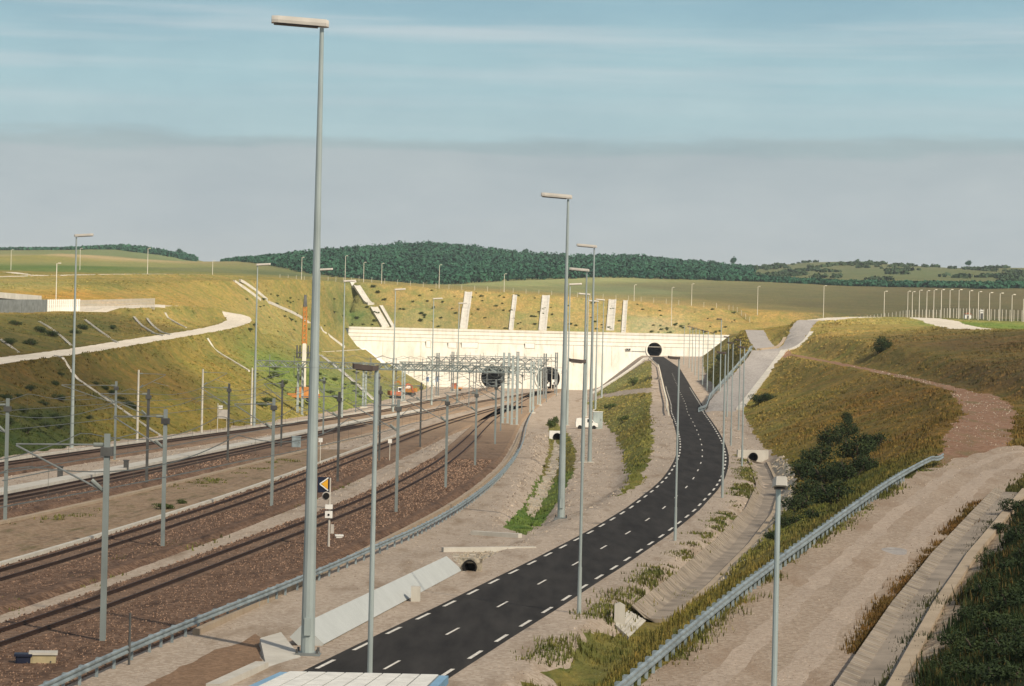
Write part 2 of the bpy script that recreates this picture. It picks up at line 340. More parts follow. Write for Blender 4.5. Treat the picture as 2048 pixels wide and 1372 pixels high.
def leafy(name, lo, hi):
    m, t, b = newmat(name); p = pos_node(t)
    f = stretch(t, noise(t, p, 1.1, 5, .7), .3, .7)
    oi = t.nodes.new('ShaderNodeObjectInfo')
    c = mixc(t, f, lo, hi); c = mixc(t, math_node(t, 'MULTIPLY', oi.outputs['Random'], .35), c, tuple(v * .6 for v in lo))
    t.links.new(c, b.inputs['Base Color']); b.inputs['Roughness'].default_value = .8; b.inputs['Specular IOR Level'].default_value = .1
    return m
MAT = {}
MAT['grass'] = grassy('grass_turf')
MAT['gravel'] = stony('gravel_beige', [(.37, .295, .225), (.44, .36, .28), (.295, .23, .17), (.50, .42, .335)], .16, 7.0, .03, fine=((.26, .195, .135), 2.2))
MAT['track_gravel'] = stony('gravel_track_grey', [(.33, .25, .18), (.40, .315, .24), (.27, .205, .145), (.44, .355, .27)], .14, 5.0, .03, fine=((.28, .20, .135), 2.6))
MAT['pale'] = stony('chalk_track', [(.58, .52, .42), (.66, .60, .50), (.50, .44, .35)], .35, 6.0, .04)
MAT['red_earth'] = stony('red_earth', [(.24, .13, .075), (.29, .165, .10), (.20, .105, .06), (.33, .215, .14)], .3, 4.0, .05, fine=((.17, .13, .06), 2.5))
MAT['brown'] = stony('brown_dirt', [(.22, .14, .085), (.28, .18, .11), (.17, .105, .062)], .2, 4.0, .04)
MAT['stony_brown'] = stony('stony_brown', [(.26, .195, .13), (.33, .26, .18), (.19, .135, .09), (.40, .33, .245)], .35, 2.5, .12)
MAT['sand'] = stony('brown_sand', [(.25, .17, .105), (.31, .22, .14), (.19, .125, .075), (.37, .28, .19)], .25, 3.0, .06, fine=((.15, .12, .06), 1.5))
MAT['worn'] = stony('gravel_worn', [(.385, .305, .232), (.44, .35, .272), (.33, .255, .19), (.47, .385, .30)], .14, 3.0, .03)
MAT['ramp'] = stony('grey_ramp', [(.34, .31, .285), (.40, .37, .335), (.28, .255, .23)], .3, 5.0, .03)
MAT['rubble'] = stony('rubble', [(.46, .40, .30), (.58, .52, .42), (.30, .26, .19), (.40, .31, .22)], .55, 2.0, .18)
MAT['field'] = grassy('field_crop')
MAT['ballast'] = stony('ballast_rust', [(.12, .070, .044), (.18, .108, .068), (.07, .040, .026), (.25, .16, .105)], .2, 3.0, .07, fine=((.06, .036, .024), 1.2))
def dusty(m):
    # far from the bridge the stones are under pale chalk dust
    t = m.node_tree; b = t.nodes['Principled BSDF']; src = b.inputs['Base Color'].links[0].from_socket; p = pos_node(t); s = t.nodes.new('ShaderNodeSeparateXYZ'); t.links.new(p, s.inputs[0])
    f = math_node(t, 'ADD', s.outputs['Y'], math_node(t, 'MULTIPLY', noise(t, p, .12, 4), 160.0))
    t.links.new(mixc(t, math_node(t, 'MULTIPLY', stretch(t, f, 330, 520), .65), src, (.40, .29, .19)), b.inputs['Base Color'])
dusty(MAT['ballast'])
MAT['ballast_shade'] = stony('ballast_shade_dark', [(.06, .04, .03), (.09, .058, .04), (.04, .027, .021)], .17, 3.0, .06)  # near-black stone tone, paints the shade along the rails
def asphalt():
    m, t, b = newmat('asphalt'); p = pos_node(t)
    mpn = t.nodes.new('ShaderNodeMapping'); mpn.inputs['Scale'].default_value = (1, .12, 1); t.links.new(p, mpn.inputs[0])
    f = stretch(t, noise(t, mpn.outputs[0], 1.1, 5), .3, .7); g = stretch(t, noise(t, p, 12, 3), .3, .7)
    c = mixc(t, f, (.022, .0205, .0195), (.050, .046, .042)); c = mixc(t, math_node(t, 'MULTIPLY', g, .3), c, (.055, .050, .045))
    t.links.new(c, b.inputs['Base Color']); b.inputs['Roughness'].default_value = .95; b.inputs['Specular IOR Level'].default_value = .08
    bump(t, b, noise(t, p, 25, 3), .01, .5); return m
MAT['road'] = asphalt()
MAT['paint'] = simple('road_paint', (.66, .62, .54), .7, var=.3, scale=6)
MAT['zinc'] = streaked('galvanised_steel', (.40, .45, .43), (.28, .325, .31), .5)
MAT['zinc'].node_tree.nodes['Principled BSDF'].inputs['Metallic'].default_value = .25
MAT['zinc_dark'] = streaked('dull_galvanised_steel', (.23, .26, .25), (.15, .175, .165), .6)
MAT['zinc_blue'] = simple('guardrail_zinc', (.27, .32, .33), .5, .3, .35, 1.3)
MAT['steel_dark'] = simple('weathered_steel', (.085, .085, .08), .6, .1, .35, 1.0)
MAT['steel_grey'] = simple('grey_steel', (.20, .215, .21), .55, .2, .25, 1.0)
MAT['pale_post'] = simple('pale_concrete_post', (.60, .56, .47), .8, 0, .12, .6)
MAT['lamp_body'] = simple('lamp_housing', (.50, .46, .40), .5, 0, .12, 1.5)
MAT['lamp_dark'] = simple('lamp_underside', (.06, .045, .038), .5, 0, .2, 2)
MAT['lamp_box'] = simple('lamp_box_brown', (.075, .055, .045), .5, 0, .2, 2)
MAT['rail'] = simple('rail_rust', (.04, .022, .016), .6, .3, .3, .5)
MAT['rail_head'] = simple('rail_head', (.10, .062, .045), .35, .7, .2, .5)
MAT['sleeper'] = simple('sleeper_concrete', (.17, .115, .08), .9, 0, .3, 1.2)
MAT['concrete'] = streaked('concrete_pale', (.56, .53, .46), (.40, .36, .29), .85)
MAT['concrete_blue'] = streaked('concrete_apron', (.47, .49, .47), (.40, .42, .40), .85, .12)
MAT['concrete_brown'] = streaked('concrete_old', (.40, .32, .23), (.24, .17, .11), .9)
MAT['black'] = simple('void_black', (.012, .011, .010), .9, 0, .2, 1)
MAT['white'] = simple('white_paint', (.80, .78, .72), .5, 0, .08, 1.0)
MAT['orange'] = simple('orange_paint', (.42, .17, .035), .5, 0, .2, 1.0)
MAT['red'] = simple('red_orange_paint', (.36, .11, .05), .5, 0, .2, 1.0)
MAT['yellow'] = simple('sign_yellow', (.80, .40, .03), .5, 0, .1, 1.0)
MAT['blue'] = simple('sign_blue', (.08, .16, .34), .5, 0, .2, 1.0)
MAT['navy'] = simple('navy_box', (.012, .016, .035), .5, 0, .3, 1.0)
MAT['tan'] = simple('tan_concrete', (.40, .33, .19), .85, 0, .2, 2.0)
MAT['glass'] = simple('dark_glass', (.02, .025, .03), .08, 0, .1, 1.0, .5)
MAT['rubber'] = simple('rubber', (.02, .02, .02), .8)
MAT['wire'] = simple('copper_wire', (.12, .12, .10), .5, .4)
MAT['insul'] = simple('insulator', (.22, .24, .22), .4)
MAT['roof_blue'] = simple('roof_trim_blue', (.20, .36, .50), .4, 0, .1, 1.0)
MAT['leaf'] = leafy('leaf_dark', (.020, .036, .017), (.060, .080, .028))
MAT['leaf2'] = leafy('leaf_mid', (.045, .075, .022), (.105, .125, .038))
def wood_leaf(name, a, b_, c_):
    m, t, b = newmat(name); p = pos_node(t)
    f = stretch(t, noise(t, p, .012, 4, .6), .38, .62); g = stretch(t, noise(t, p, .25, 5, .7), .3, .7)
    t.links.new(mixc(t, math_node(t, 'MULTIPLY', g, .6), mixc(t, f, a, b_), c_), b.inputs['Base Color']); b.inputs['Roughness'].default_value = .9; b.inputs['Specular IOR Level'].default_value = .05; return m
MAT['leaf_far'] = wood_leaf('leaf_wood', (.016, .060, .042), (.032, .098, .054), (.048, .122, .068))
MAT['leaf_scrub'] = wood_leaf('leaf_scrub', (.026, .056, .034), (.045, .075, .038), (.075, .105, .055))
MAT['bark'] = simple('bark', (.09, .07, .05), .9)
def portal_mat():
    m, t, b = newmat('portal_concrete'); p = pos_node(t); s = t.nodes.new('ShaderNodeSeparateXYZ'); t.links.new(p, s.inputs[0])
    a = stretch(t, noise(t, p, .12, 6), .3, .7)
    mpn = t.nodes.new('ShaderNodeMapping'); mpn.inputs['Scale'].default_value = (.7, .7, .05); t.links.new(p, mpn.inputs[0])
    g = stretch(t, noise(t, mpn.outputs[0], 1.0, 5), .45, .75)
    c = mixc(t, a, (.64, .60, .515), (.74, .705, .63)); c = mixc(t, math_node(t, 'MULTIPLY', g, .55), c, (.44, .39, .31))
    t.links.new(c, b.inputs['Base Color']); b.inputs['Roughness'].default_value = .9; b.inputs['Specular IOR Level'].default_value = .1
    return m
MAT['portal'] = portal_mat()

# ------------------------------------------------------------------ object helpers
def mesh_obj(name, verts, faces, mats, parent=None, fmat=None, smooth=False):
    me = bpy.data.meshes.new(name); me.from_pydata([tuple(map(float, v)) for v in verts], [], faces)
    for m in (mats if isinstance(mats, (list, tuple)) else [mats]): me.materials.append(m)
    if fmat is not None: me.polygons.foreach_set('material_index', fmat)
    if smooth: me.polygons.foreach_set('use_smooth', [True] * len(me.polygons))
    me.update()
    o = bpy.data.objects.new(name, me); COL.objects.link(o)
    if parent: o.parent = parent
    return o
def tag(o, label=None, cat=None, group=None, kind=None):
    if label: o['label'] = label
    if cat: o['category'] = cat
    if group: o['group'] = group
    if kind: o['kind'] = kind
    return o
def empty(name, loc, rz=0, **k):
    o = bpy.data.objects.new(name, None); o.location = tuple(map(float, loc)); o.rotation_euler = (0, 0, rz); o.empty_display_size = .5
    COL.objects.link(o); return tag(o, **k)
class MB:
    def __init__(s): s.v = []; s.f = []
    def add(s, v, f):
        n = len(s.v); s.v += [tuple(map(float, p)) for p in v]; s.f += [tuple(i + n for i in q) for q in f]; return s
    def box(s, lo, hi, taper=1.0):
        (a, b, c), (d, e, f) = lo, hi; mx, my = (a + d) / 2, (b + e) / 2
        k = lambda x, m: m + (x - m) * taper
        return s.add([(a, b, c), (d, b, c), (d, e, c), (a, e, c), (k(a, mx), k(b, my), f), (k(d, mx), k(b, my), f), (k(d, mx), k(e, my), f), (k(a, mx), k(e, my), f)],
                     [(0, 3, 2, 1), (4, 5, 6, 7), (0, 1, 5, 4), (1, 2, 6, 5), (2, 3, 7, 6), (3, 0, 4, 7)])
    def tube(s, a, b, r0, r1=None, n=8):
        a, b = np.array(a, float), np.array(b, float); r1 = r0 if r1 is None else r1
        d = b - a; d = d / (np.linalg.norm(d) + 1e-9); u = np.cross(d, [0, 0, 1.0] if abs(d[2]) < .9 else [1.0, 0, 0]); u /= np.linalg.norm(u); w = np.cross(d, u)
        V = []
        for p, r in ((a, r0), (b, r1)):
            for i in range(n):
                t = 2 * math.pi * (i + .5) / n; V.append(p + r * (u * math.cos(t) + w * math.sin(t)))
        fs = [(i, (i + 1) % n, n + (i + 1) % n, n + i) for i in range(n)] + [tuple(range(n))[::-1], tuple(range(n, 2 * n))]
        return s.add(V, fs)
    def beam(s, a, b, wd, ht):
        a, b = np.array(a, float), np.array(b, float); d = b - a; d = d / np.linalg.norm(d)
        u = np.cross(d, [0, 0, 1.0] if abs(d[2]) < .95 else [0, 1.0, 0]); u /= np.linalg.norm(u); w = np.cross(u, d)
        V = [p + u * sx * wd / 2 + w * sz * ht / 2 for p in (a, b) for sx, sz in ((-1, -1), (1, -1), (1, 1), (-1, 1))]
        return s.add(V, [(0, 1, 5, 4), (1, 2, 6, 5), (2, 3, 7, 6), (3, 0, 4, 7), (3, 2, 1, 0), (4, 5, 6, 7)])
    def prism(s, pts, a0, a1, axis=1):
        n = len(pts); V = []
        for a in (a0, a1):
            for p in pts: V.append((p[0], a, p[1]) if axis == 1 else ((a, p[0], p[1]) if axis == 0 else (p[0], p[1], a)))
        return s.add(V, [tuple(range(n)), tuple(range(2 * n - 1, n - 1, -1))] + [(i, n + i, n + (i + 1) % n, (i + 1) % n) for i in range(n)])
    def ob(s, name, m, parent=None, smooth=False): return mesh_obj(name, s.v, s.f, m, parent, smooth=smooth)
def sweep(pts, prof, closed=True):
    """profile of (offset to the right, height) carried along a polyline with heights"""
    p = np.array(pts, float); t = np.gradient(p[:, :2], axis=0); t /= np.linalg.norm(t, axis=1)[:, None] + 1e-9
    n = len(prof); V = []
    for i in range(len(p)):
        for o, z in prof: V.append((p[i, 0] + t[i, 1] * o, p[i, 1] - t[i, 0] * o, p[i, 2] + z))
    Fs = []
    for i in range(len(p) - 1):
        for k in range(n if closed else n - 1):
            a, b = i * n + k, i * n + (k + 1) % n; Fs.append((a, a + n, b + n, b))
    if closed: Fs += [tuple(range(n)), tuple(range((len(p) - 1) * n, len(p) * n))[::-1]]
    return V, Fs
def ridge(name, pts, prof, m, parent=None, closed=True):
    v, f = sweep(pts, prof, closed); return mesh_obj(name, v, f, m, parent)
def drape(pts, dz=0.0):
    p = np.array(pts, float); z = H(p[:, 0], p[:, 1]) + dz; return np.column_stack([p[:, 0], p[:, 1], z])

# ------------------------------------------------------------------ ground sheet, cut into zones
def jag(poly, amp, step=None):
    P = np.array([tuple(q[:2]) for q in poly] + [tuple(poly[0][:2])], float); out = []
    for a, b in zip(P[:-1], P[1:]):
        L = np.linalg.norm(b - a); st = step or max(.8, .006 * (a[1] + b[1]) / 2); n = max(1, int(L / st))
        for k in range(n): out.append(a + (b - a) * k / n)
    out = np.array(out)
    out[:, 0] += amp * (2 * fbm(out[:, 0], out[:, 1], .45)); out[:, 1] += amp * 3 * (2 * fbm(out[:, 0] + 50, out[:, 1] + 9, .45))
    return out
def ribbon_poly(pl, hw): return np.vstack([offset(pl, -hw)[:, :2], offset(pl, hw)[::-1, :2]])
def hits(px): return [hit(*p)[:2] for p in px]
def colpts(c, y0, y1, dx=0):
    ys = np.arange(y0, y1 + .1, 8.0); return [(np.interp(y, c[:, 1], c[:, 0]) + dx, y) for y in ys]
Z = []        # (name, material, polygon)
Z.append(('field', 'field', jag([tuple(W(*p)[:2]) for p in [(800, 575, 1040), (1100, 590, 1035), (1260, 602, 1030), (1420, 612, 1030), (1500, 614, 1000), (1650, 622, 880), (1800, 628, 790), (2300, 632, 760)]] +
           [tuple(p[:2] - np.array([0, 8])) for p in FAR2[::-1] if p[0] > -52], 1.0)))
Z.append(('gravel_yard', 'gravel', jag(colpts(LT, 36, 974) + [(-30, 976), (52, 976)] + [(70, 976)] + colpts(RF, 36, 972)[::-1], .35)))
Z.append(('grass_bank', 'grass', jag(hits([(1234, 992), (1262, 955), (1248, 905), (1230, 868), (1200, 835), (1172, 806), (1205, 795), (1262, 788), (1304, 786), (1300, 830), (1308, 880), (1300, 920), (1285, 960), (1255, 985)]), .35)))
Z.append(('grass_wedge', 'grass', jag(hits([(1180, 796), (1225, 763), (1270, 737), (1303, 722), (1303, 775), (1262, 779), (1210, 786)]), .3)))
Z.append(('ditch_grass', 'grass', jag(hits([(1000, 1056), (1045, 1015), (1085, 945), (1098, 900), (1096, 850), (1112, 846), (1140, 872), (1152, 905), (1146, 950), (1120, 1000), (1090, 1040), (1052, 1070)]), .25)))
Z.append(('ditch_rubble', 'rubble', jag(hits([(1052, 1008), (1070, 985), (1092, 945), (1106, 895), (1109, 880), (1120, 892), (1118, 930), (1098, 985), (1072, 1030), (1060, 1042)]), .2)))
Z.append(('verge_grass', 'grass', jag([(p[0], p[1]) for p in colpts(VR, 44, 150, .7)] + colpts(RF, 44, 150, 0)[::-1], .5)))
Z.append(('stony_verge', 'rubble', jag([(p[0], p[1]) for p in colpts(DR, 133, 284, 0)] + colpts(RF, 133, 284, .3)[::-1], .25)))
Z.append(('stony_bank', 'stony_brown', jag([(gy(y, 0) + 8.0, y) for y in range(44, 150, 6)] + [(gy(y, 0) + 9.2, y) for y in range(146, 42, -6)], .22)))
for n, m, j, k in [('slope_trail', 'red_earth', .25, 1.0), ('dirt_trail', 'red_earth', .35, .9), ('bank_track', 'pale', .3, 1), ('bank_platform', 'pale', .5, 1.1), ('bank_berm', 'pale', .2, 1), ('upland_track', 'pale', .3, 1), ('field_spur', 'pale', .3, 1),
                ('shelf_path', 'gravel', .25, 1), ('plateau_track', 'pale', .3, 1), ('plateau_lane', 'pale', .3, 1), ('gravel_track', 'track_gravel', .3, 1.06), ('bench_ramp', 'ramp', .15, 1), ('upper_ramp', 'ramp', .15, 1), ('service_ramp', 'ramp', .12, 1)]:
    pl, hw, _ = PATHS[n]; Z.append((n, m, jag(ribbon_poly(pl, hw * k), j)))
Z.append(('brown_dirt', 'brown', jag([G(250, 1390)[:2], G(400, 1318)[:2], G(505, 1268)[:2], G(528, 1290)[:2], G(520, 1335)[:2], G(440, 1380)[:2]], .2)))
_rz = lambda k, off, y0, y1: [(np.interp(y, [q[1] for q in TRKP[k]], [q[0] for q in TRKP[k]]) + off, y) for y in np.arange(y0, y1, 6.0)]
TRKP = {'B': [(-33.5, 50), (-30.2, 90), (-26.0, 135), (-23.0, 176), (-20.3, 222), (-16.3, 330), (-13.4, 405)], 'C': [(-51, 60), (-45.5, 130), (-38.9, 201), (-35.9, 245), (-33.2, 290), (-30.4, 335), (-26.8, 400)]}
Z.append(('sandy_strip', 'sand', jag(_rz('C', 4.5, 70, 330) + _rz('B', -2.0, 70, 330)[::-1], .3)))
_gt = PATHS['gravel_track'][0]
for _o, _w in ((-1.15, .42), (1.05, .5)): Z.append(('wheel_ruts', 'worn', jag(ribbon_poly(offset(_gt, _o)[6:-12], _w), .16)))
_c = hit(1793, 1102); Z.append(('culvert_stones', 'rubble', jag([G(902, 1108)[:2], G(1000, 1101)[:2], G(985, 1116)[:2], G(955, 1132)[:2], G(930, 1148)[:2], G(922, 1140)[:2]], .12)))
Z.append(('grey_patch', 'ramp', jag([(_c[0] + .55 * math.cos(a) * (1 + .2 * math.sin(3 * a)), _c[1] + 1.6 * math.sin(a)) for a in np.linspace(0, 6.1, 16)], .05)))
Z.append(('bench_yard', 'pale', jag(hits([(0, 624), (100, 622), (240, 619), (330, 616), (330, 610), (240, 612), (100, 615), (0, 618)]), .2)))
Z.append(('road', 'road', ribbon_poly(resample(road_line[:-8], 4.0), 2.85)))

gu = np.linspace(-.225, .225, 340); gYs = np.concatenate([np.geomspace(36, 974, 300), [977.5], np.geomspace(982, 1030, 26), np.geomspace(1034, 3300, 90), np.array([4000, 6000, 8800])])
gx, gyv = np.meshgrid(gu, gYs); gx = (gx + rng.uniform(-.0006, .0006, gx.shape)) * (gyv + 55)
gyv = gyv * (1 + rng.uniform(-.002, .002, gyv.shape))
pts2 = np.column_stack([gx.ravel(), gyv.ravel()])
edges = []; allv = [pts2]; nbase = len(pts2)
def add_loop(P, closed=True):
    global nbase
    n = len(P); allv.append(P); edges.extend([(nbase + i, nbase + (i + 1) % n) for i in range(n if closed else n - 1)]); nbase += n
for _, _, P in Z: add_loop(np.asarray(P)[:, :2])
add_loop(np.array([(x, 974.6) for x in np.linspace(-64, 83, 90)]), False)
add_loop(np.array([(x, 981.5) for x in np.linspace(-64, 83, 90)]), False)
av = np.vstack(allv)
vo, eo, fo, *_ = delaunay_2d_cdt([Vector(p) for p in av.tolist()], edges, [], 0, 1e-4)
V2 = np.array([(v.x, v.y) for v in vo]); T3 = np.array([f for f in fo if len(f) == 3])
cen = V2[T3].mean(1)
def inside(P, q):
    P = np.asarray(P); r = np.zeros(len(q), bool)
    lo, hi = P.min(0), P.max(0); idx = np.where((q[:, 0] > lo[0]) & (q[:, 0] < hi[0]) & (q[:, 1] > lo[1]) & (q[:, 1] < hi[1]))[0]
    x, y = q[idx, 0], q[idx, 1]; c = np.zeros(len(idx), bool)
    for (xa, ya), (xb, yb) in zip(P, np.roll(P, -1, 0)):
        if ya == yb: continue
        m = ((ya > y) != (yb > y)); c ^= m & (x < (xb - xa) * (y - ya) / (yb - ya) + xa)
    r[idx] = c; return r
zone = np.zeros(len(T3), int)
for i, (_, _, P) in enumerate(Z): zone[inside(np.asarray(P)[:, :2], cen)] = i + 1
gap = (cen[:, 1] > 974.5) & (cen[:, 1] < 981.5) & (cen[:, 0] > -61) & (cen[:, 0] < 81)
zone[gap] = -1
grassz = {0} | {i + 1 for i, z in enumerate(Z) if z[1] in ('grass', 'field')}
vz = H(V2[:, 0], V2[:, 1])
# roughness: grass lumpy, gravel gently uneven, road true
isg = np.zeros(len(V2)); cnt = np.zeros(len(V2))
rough_of = {'grass': .30, 'field': .2, 'gravel': .05, 'rubble': .3, 'red_earth': .12, 'brown': .06, 'worn': .05, 'sand': .12, 'stony_brown': .25, 'pale': .06, 'ramp': .03, 'road': 0.0, 'track_gravel': .05}
rz = np.array([.30] + [rough_of[z[1]] for z in Z] + [0.0])
rv = np.full(len(V2), 9.0)
for k in range(3): np.minimum.at(rv, T3[:, k], rz[zone])
rv[rv > 5] = 0
amp = rv * np.clip(V2[:, 1] / 300, .5, 1.0)
vz = vz + amp * fbm(V2[:, 0], V2[:, 1], .35, 4) + rv * .9 * fbm(V2[:, 0] + 7, V2[:, 1], .045, 3) * (rv > .15)
# plant colours: what grows where, near-left slope painted darker for cloud shade (photo pixel, albedo)
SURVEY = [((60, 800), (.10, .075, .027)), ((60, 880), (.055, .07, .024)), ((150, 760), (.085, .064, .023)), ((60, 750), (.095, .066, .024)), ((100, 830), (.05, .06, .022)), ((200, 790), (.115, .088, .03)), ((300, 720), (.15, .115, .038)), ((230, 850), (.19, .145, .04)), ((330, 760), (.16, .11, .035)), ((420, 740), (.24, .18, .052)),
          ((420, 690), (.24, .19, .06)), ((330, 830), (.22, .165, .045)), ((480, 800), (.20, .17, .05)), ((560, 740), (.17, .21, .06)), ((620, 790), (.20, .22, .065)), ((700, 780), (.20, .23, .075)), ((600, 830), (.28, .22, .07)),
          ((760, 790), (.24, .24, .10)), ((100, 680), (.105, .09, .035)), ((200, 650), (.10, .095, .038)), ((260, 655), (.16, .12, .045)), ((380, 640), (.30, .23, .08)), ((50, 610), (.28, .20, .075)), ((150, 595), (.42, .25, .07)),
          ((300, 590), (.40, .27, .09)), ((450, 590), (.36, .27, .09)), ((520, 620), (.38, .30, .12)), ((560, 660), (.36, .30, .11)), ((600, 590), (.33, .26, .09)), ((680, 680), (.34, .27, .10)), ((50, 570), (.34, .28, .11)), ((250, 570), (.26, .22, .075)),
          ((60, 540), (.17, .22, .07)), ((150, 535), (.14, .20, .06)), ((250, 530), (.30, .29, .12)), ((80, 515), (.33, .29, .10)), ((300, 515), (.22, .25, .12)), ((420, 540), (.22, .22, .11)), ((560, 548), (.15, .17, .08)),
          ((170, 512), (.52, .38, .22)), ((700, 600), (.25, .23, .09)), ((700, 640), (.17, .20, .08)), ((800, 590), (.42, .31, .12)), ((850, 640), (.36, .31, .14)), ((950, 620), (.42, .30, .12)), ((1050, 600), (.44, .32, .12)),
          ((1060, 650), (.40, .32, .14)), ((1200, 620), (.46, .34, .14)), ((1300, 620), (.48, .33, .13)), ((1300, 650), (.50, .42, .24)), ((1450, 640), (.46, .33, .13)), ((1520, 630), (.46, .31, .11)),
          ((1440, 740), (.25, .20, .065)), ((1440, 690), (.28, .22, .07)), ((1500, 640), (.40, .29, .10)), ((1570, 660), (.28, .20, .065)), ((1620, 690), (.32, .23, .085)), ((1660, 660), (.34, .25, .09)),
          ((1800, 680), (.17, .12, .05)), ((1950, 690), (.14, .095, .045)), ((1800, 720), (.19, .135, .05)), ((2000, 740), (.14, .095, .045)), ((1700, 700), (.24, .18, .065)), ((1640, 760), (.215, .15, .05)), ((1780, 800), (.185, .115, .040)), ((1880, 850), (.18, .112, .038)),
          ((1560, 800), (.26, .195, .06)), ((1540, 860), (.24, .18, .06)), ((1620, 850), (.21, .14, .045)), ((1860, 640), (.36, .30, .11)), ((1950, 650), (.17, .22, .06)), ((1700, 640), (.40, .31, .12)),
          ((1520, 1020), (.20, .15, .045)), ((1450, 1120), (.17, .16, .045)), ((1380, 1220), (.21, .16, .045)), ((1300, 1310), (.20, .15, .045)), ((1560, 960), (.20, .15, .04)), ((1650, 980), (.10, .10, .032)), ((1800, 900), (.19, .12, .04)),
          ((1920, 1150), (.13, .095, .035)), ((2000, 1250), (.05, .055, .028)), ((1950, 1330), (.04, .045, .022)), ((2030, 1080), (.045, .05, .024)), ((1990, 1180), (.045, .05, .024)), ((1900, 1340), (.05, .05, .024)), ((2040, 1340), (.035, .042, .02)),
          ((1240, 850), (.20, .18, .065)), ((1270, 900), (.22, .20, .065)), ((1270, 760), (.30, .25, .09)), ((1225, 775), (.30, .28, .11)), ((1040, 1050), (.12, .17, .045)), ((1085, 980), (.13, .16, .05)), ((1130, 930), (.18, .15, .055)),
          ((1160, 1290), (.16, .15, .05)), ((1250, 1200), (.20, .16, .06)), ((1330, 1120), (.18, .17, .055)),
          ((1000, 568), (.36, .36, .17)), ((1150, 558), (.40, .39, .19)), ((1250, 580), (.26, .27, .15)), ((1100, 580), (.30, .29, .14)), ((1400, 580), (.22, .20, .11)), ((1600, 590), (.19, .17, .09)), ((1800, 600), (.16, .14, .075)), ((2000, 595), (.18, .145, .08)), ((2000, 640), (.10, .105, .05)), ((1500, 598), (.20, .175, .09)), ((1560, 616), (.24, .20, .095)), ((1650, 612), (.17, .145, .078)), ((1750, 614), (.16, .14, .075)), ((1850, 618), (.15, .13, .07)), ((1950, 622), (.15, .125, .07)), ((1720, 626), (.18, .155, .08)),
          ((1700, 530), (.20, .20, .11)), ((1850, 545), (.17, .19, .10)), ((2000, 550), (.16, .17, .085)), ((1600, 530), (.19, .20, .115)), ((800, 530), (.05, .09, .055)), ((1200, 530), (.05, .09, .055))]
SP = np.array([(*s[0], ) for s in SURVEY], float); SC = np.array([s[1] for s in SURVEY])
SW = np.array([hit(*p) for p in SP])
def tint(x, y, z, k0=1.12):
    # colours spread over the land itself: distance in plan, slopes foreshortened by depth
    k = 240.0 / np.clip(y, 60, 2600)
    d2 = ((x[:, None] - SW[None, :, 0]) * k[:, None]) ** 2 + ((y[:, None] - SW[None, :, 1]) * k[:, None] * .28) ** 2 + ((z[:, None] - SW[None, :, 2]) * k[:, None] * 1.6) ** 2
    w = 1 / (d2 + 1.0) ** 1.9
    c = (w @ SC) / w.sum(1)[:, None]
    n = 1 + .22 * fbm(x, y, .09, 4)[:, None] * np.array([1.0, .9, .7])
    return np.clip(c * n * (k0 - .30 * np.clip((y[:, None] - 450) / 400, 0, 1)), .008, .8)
def ground_part(name, idx, mat):
    used, inv = np.unique(T3[idx].ravel(), return_inverse=True)
    vx, vy, vzz = V2[used, 0], V2[used, 1], vz[used]
    me = bpy.data.meshes.new(name); n = len(idx)
    me.vertices.add(len(used)); me.vertices.foreach_set('co', np.column_stack([vx, vy, vzz]).ravel())
    me.loops.add(3 * n); me.loops.foreach_set('vertex_index', inv.astype(np.int32))
    me.polygons.add(n); me.polygons.foreach_set('loop_start', np.arange(0, 3 * n, 3, dtype=np.int32)); me.polygons.foreach_set('loop_total', np.full(n, 3, np.int32))
    me.update(calc_edges=True); me.validate()
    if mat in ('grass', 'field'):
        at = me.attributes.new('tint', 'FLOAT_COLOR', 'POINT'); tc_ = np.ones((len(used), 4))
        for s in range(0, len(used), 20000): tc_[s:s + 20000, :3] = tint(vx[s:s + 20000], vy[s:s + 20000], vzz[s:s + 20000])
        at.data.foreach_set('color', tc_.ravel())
    me.materials.append(MAT[mat]); me.polygons.foreach_set('use_smooth', [True] * n)
    o = bpy.data.objects.new(name, me); COL.objects.link(o); o['kind'] = 'structure'; return o
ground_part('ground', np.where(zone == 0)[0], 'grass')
ZOBJ = {}
for i, (n, m, P) in enumerate(Z):
    idx = np.where(zone == i + 1)[0]
    if len(idx): ZOBJ[n] = ground_part(n, idx, m)
def zone_of(x, y):
    q = np.column_stack([x, y]); r = np.zeros(len(q), int)
    for i, (_, _, P) in enumerate(Z): r[inside(np.asarray(P)[:, :2], q)] = i + 1
    return r
# road markings
def dashes(name, off, L, period, wd, phase, y0, y1):
    base = resample(road_line[(road_line[:, 1] > y0) & (road_line[:, 1] < y1)], .5); p = offset(base, off)
    s = np.concatenate([[0], np.cumsum(np.hypot(*np.diff(p[:, :2], axis=0).T))]); mb = MB(); q = phase
    while q + L < s[-1]:
        ss = np.linspace(q, q + L, 4); c = np.column_stack([np.interp(ss, s, p[:, k]) for k in (0, 1)]); c = drape(c, .022)
        v, f = sweep(c, [(-wd / 2, 0), (wd / 2, 0)], closed=False); mb.add(v, f); q += period
    return tag(mb.ob(name, MAT['paint'], ZOBJ['road']), kind='structure')
dashes('edge_line', -2.50, 3.0, 6.5, .17, 2.6, 70, 560)
dashes('edge_line', 2.50, 3.0, 6.5, .17, 1.2, 70, 560)
dashes('centre_line', 0.0, 3.0, 13.0, .12, 3.2, 70, 700)

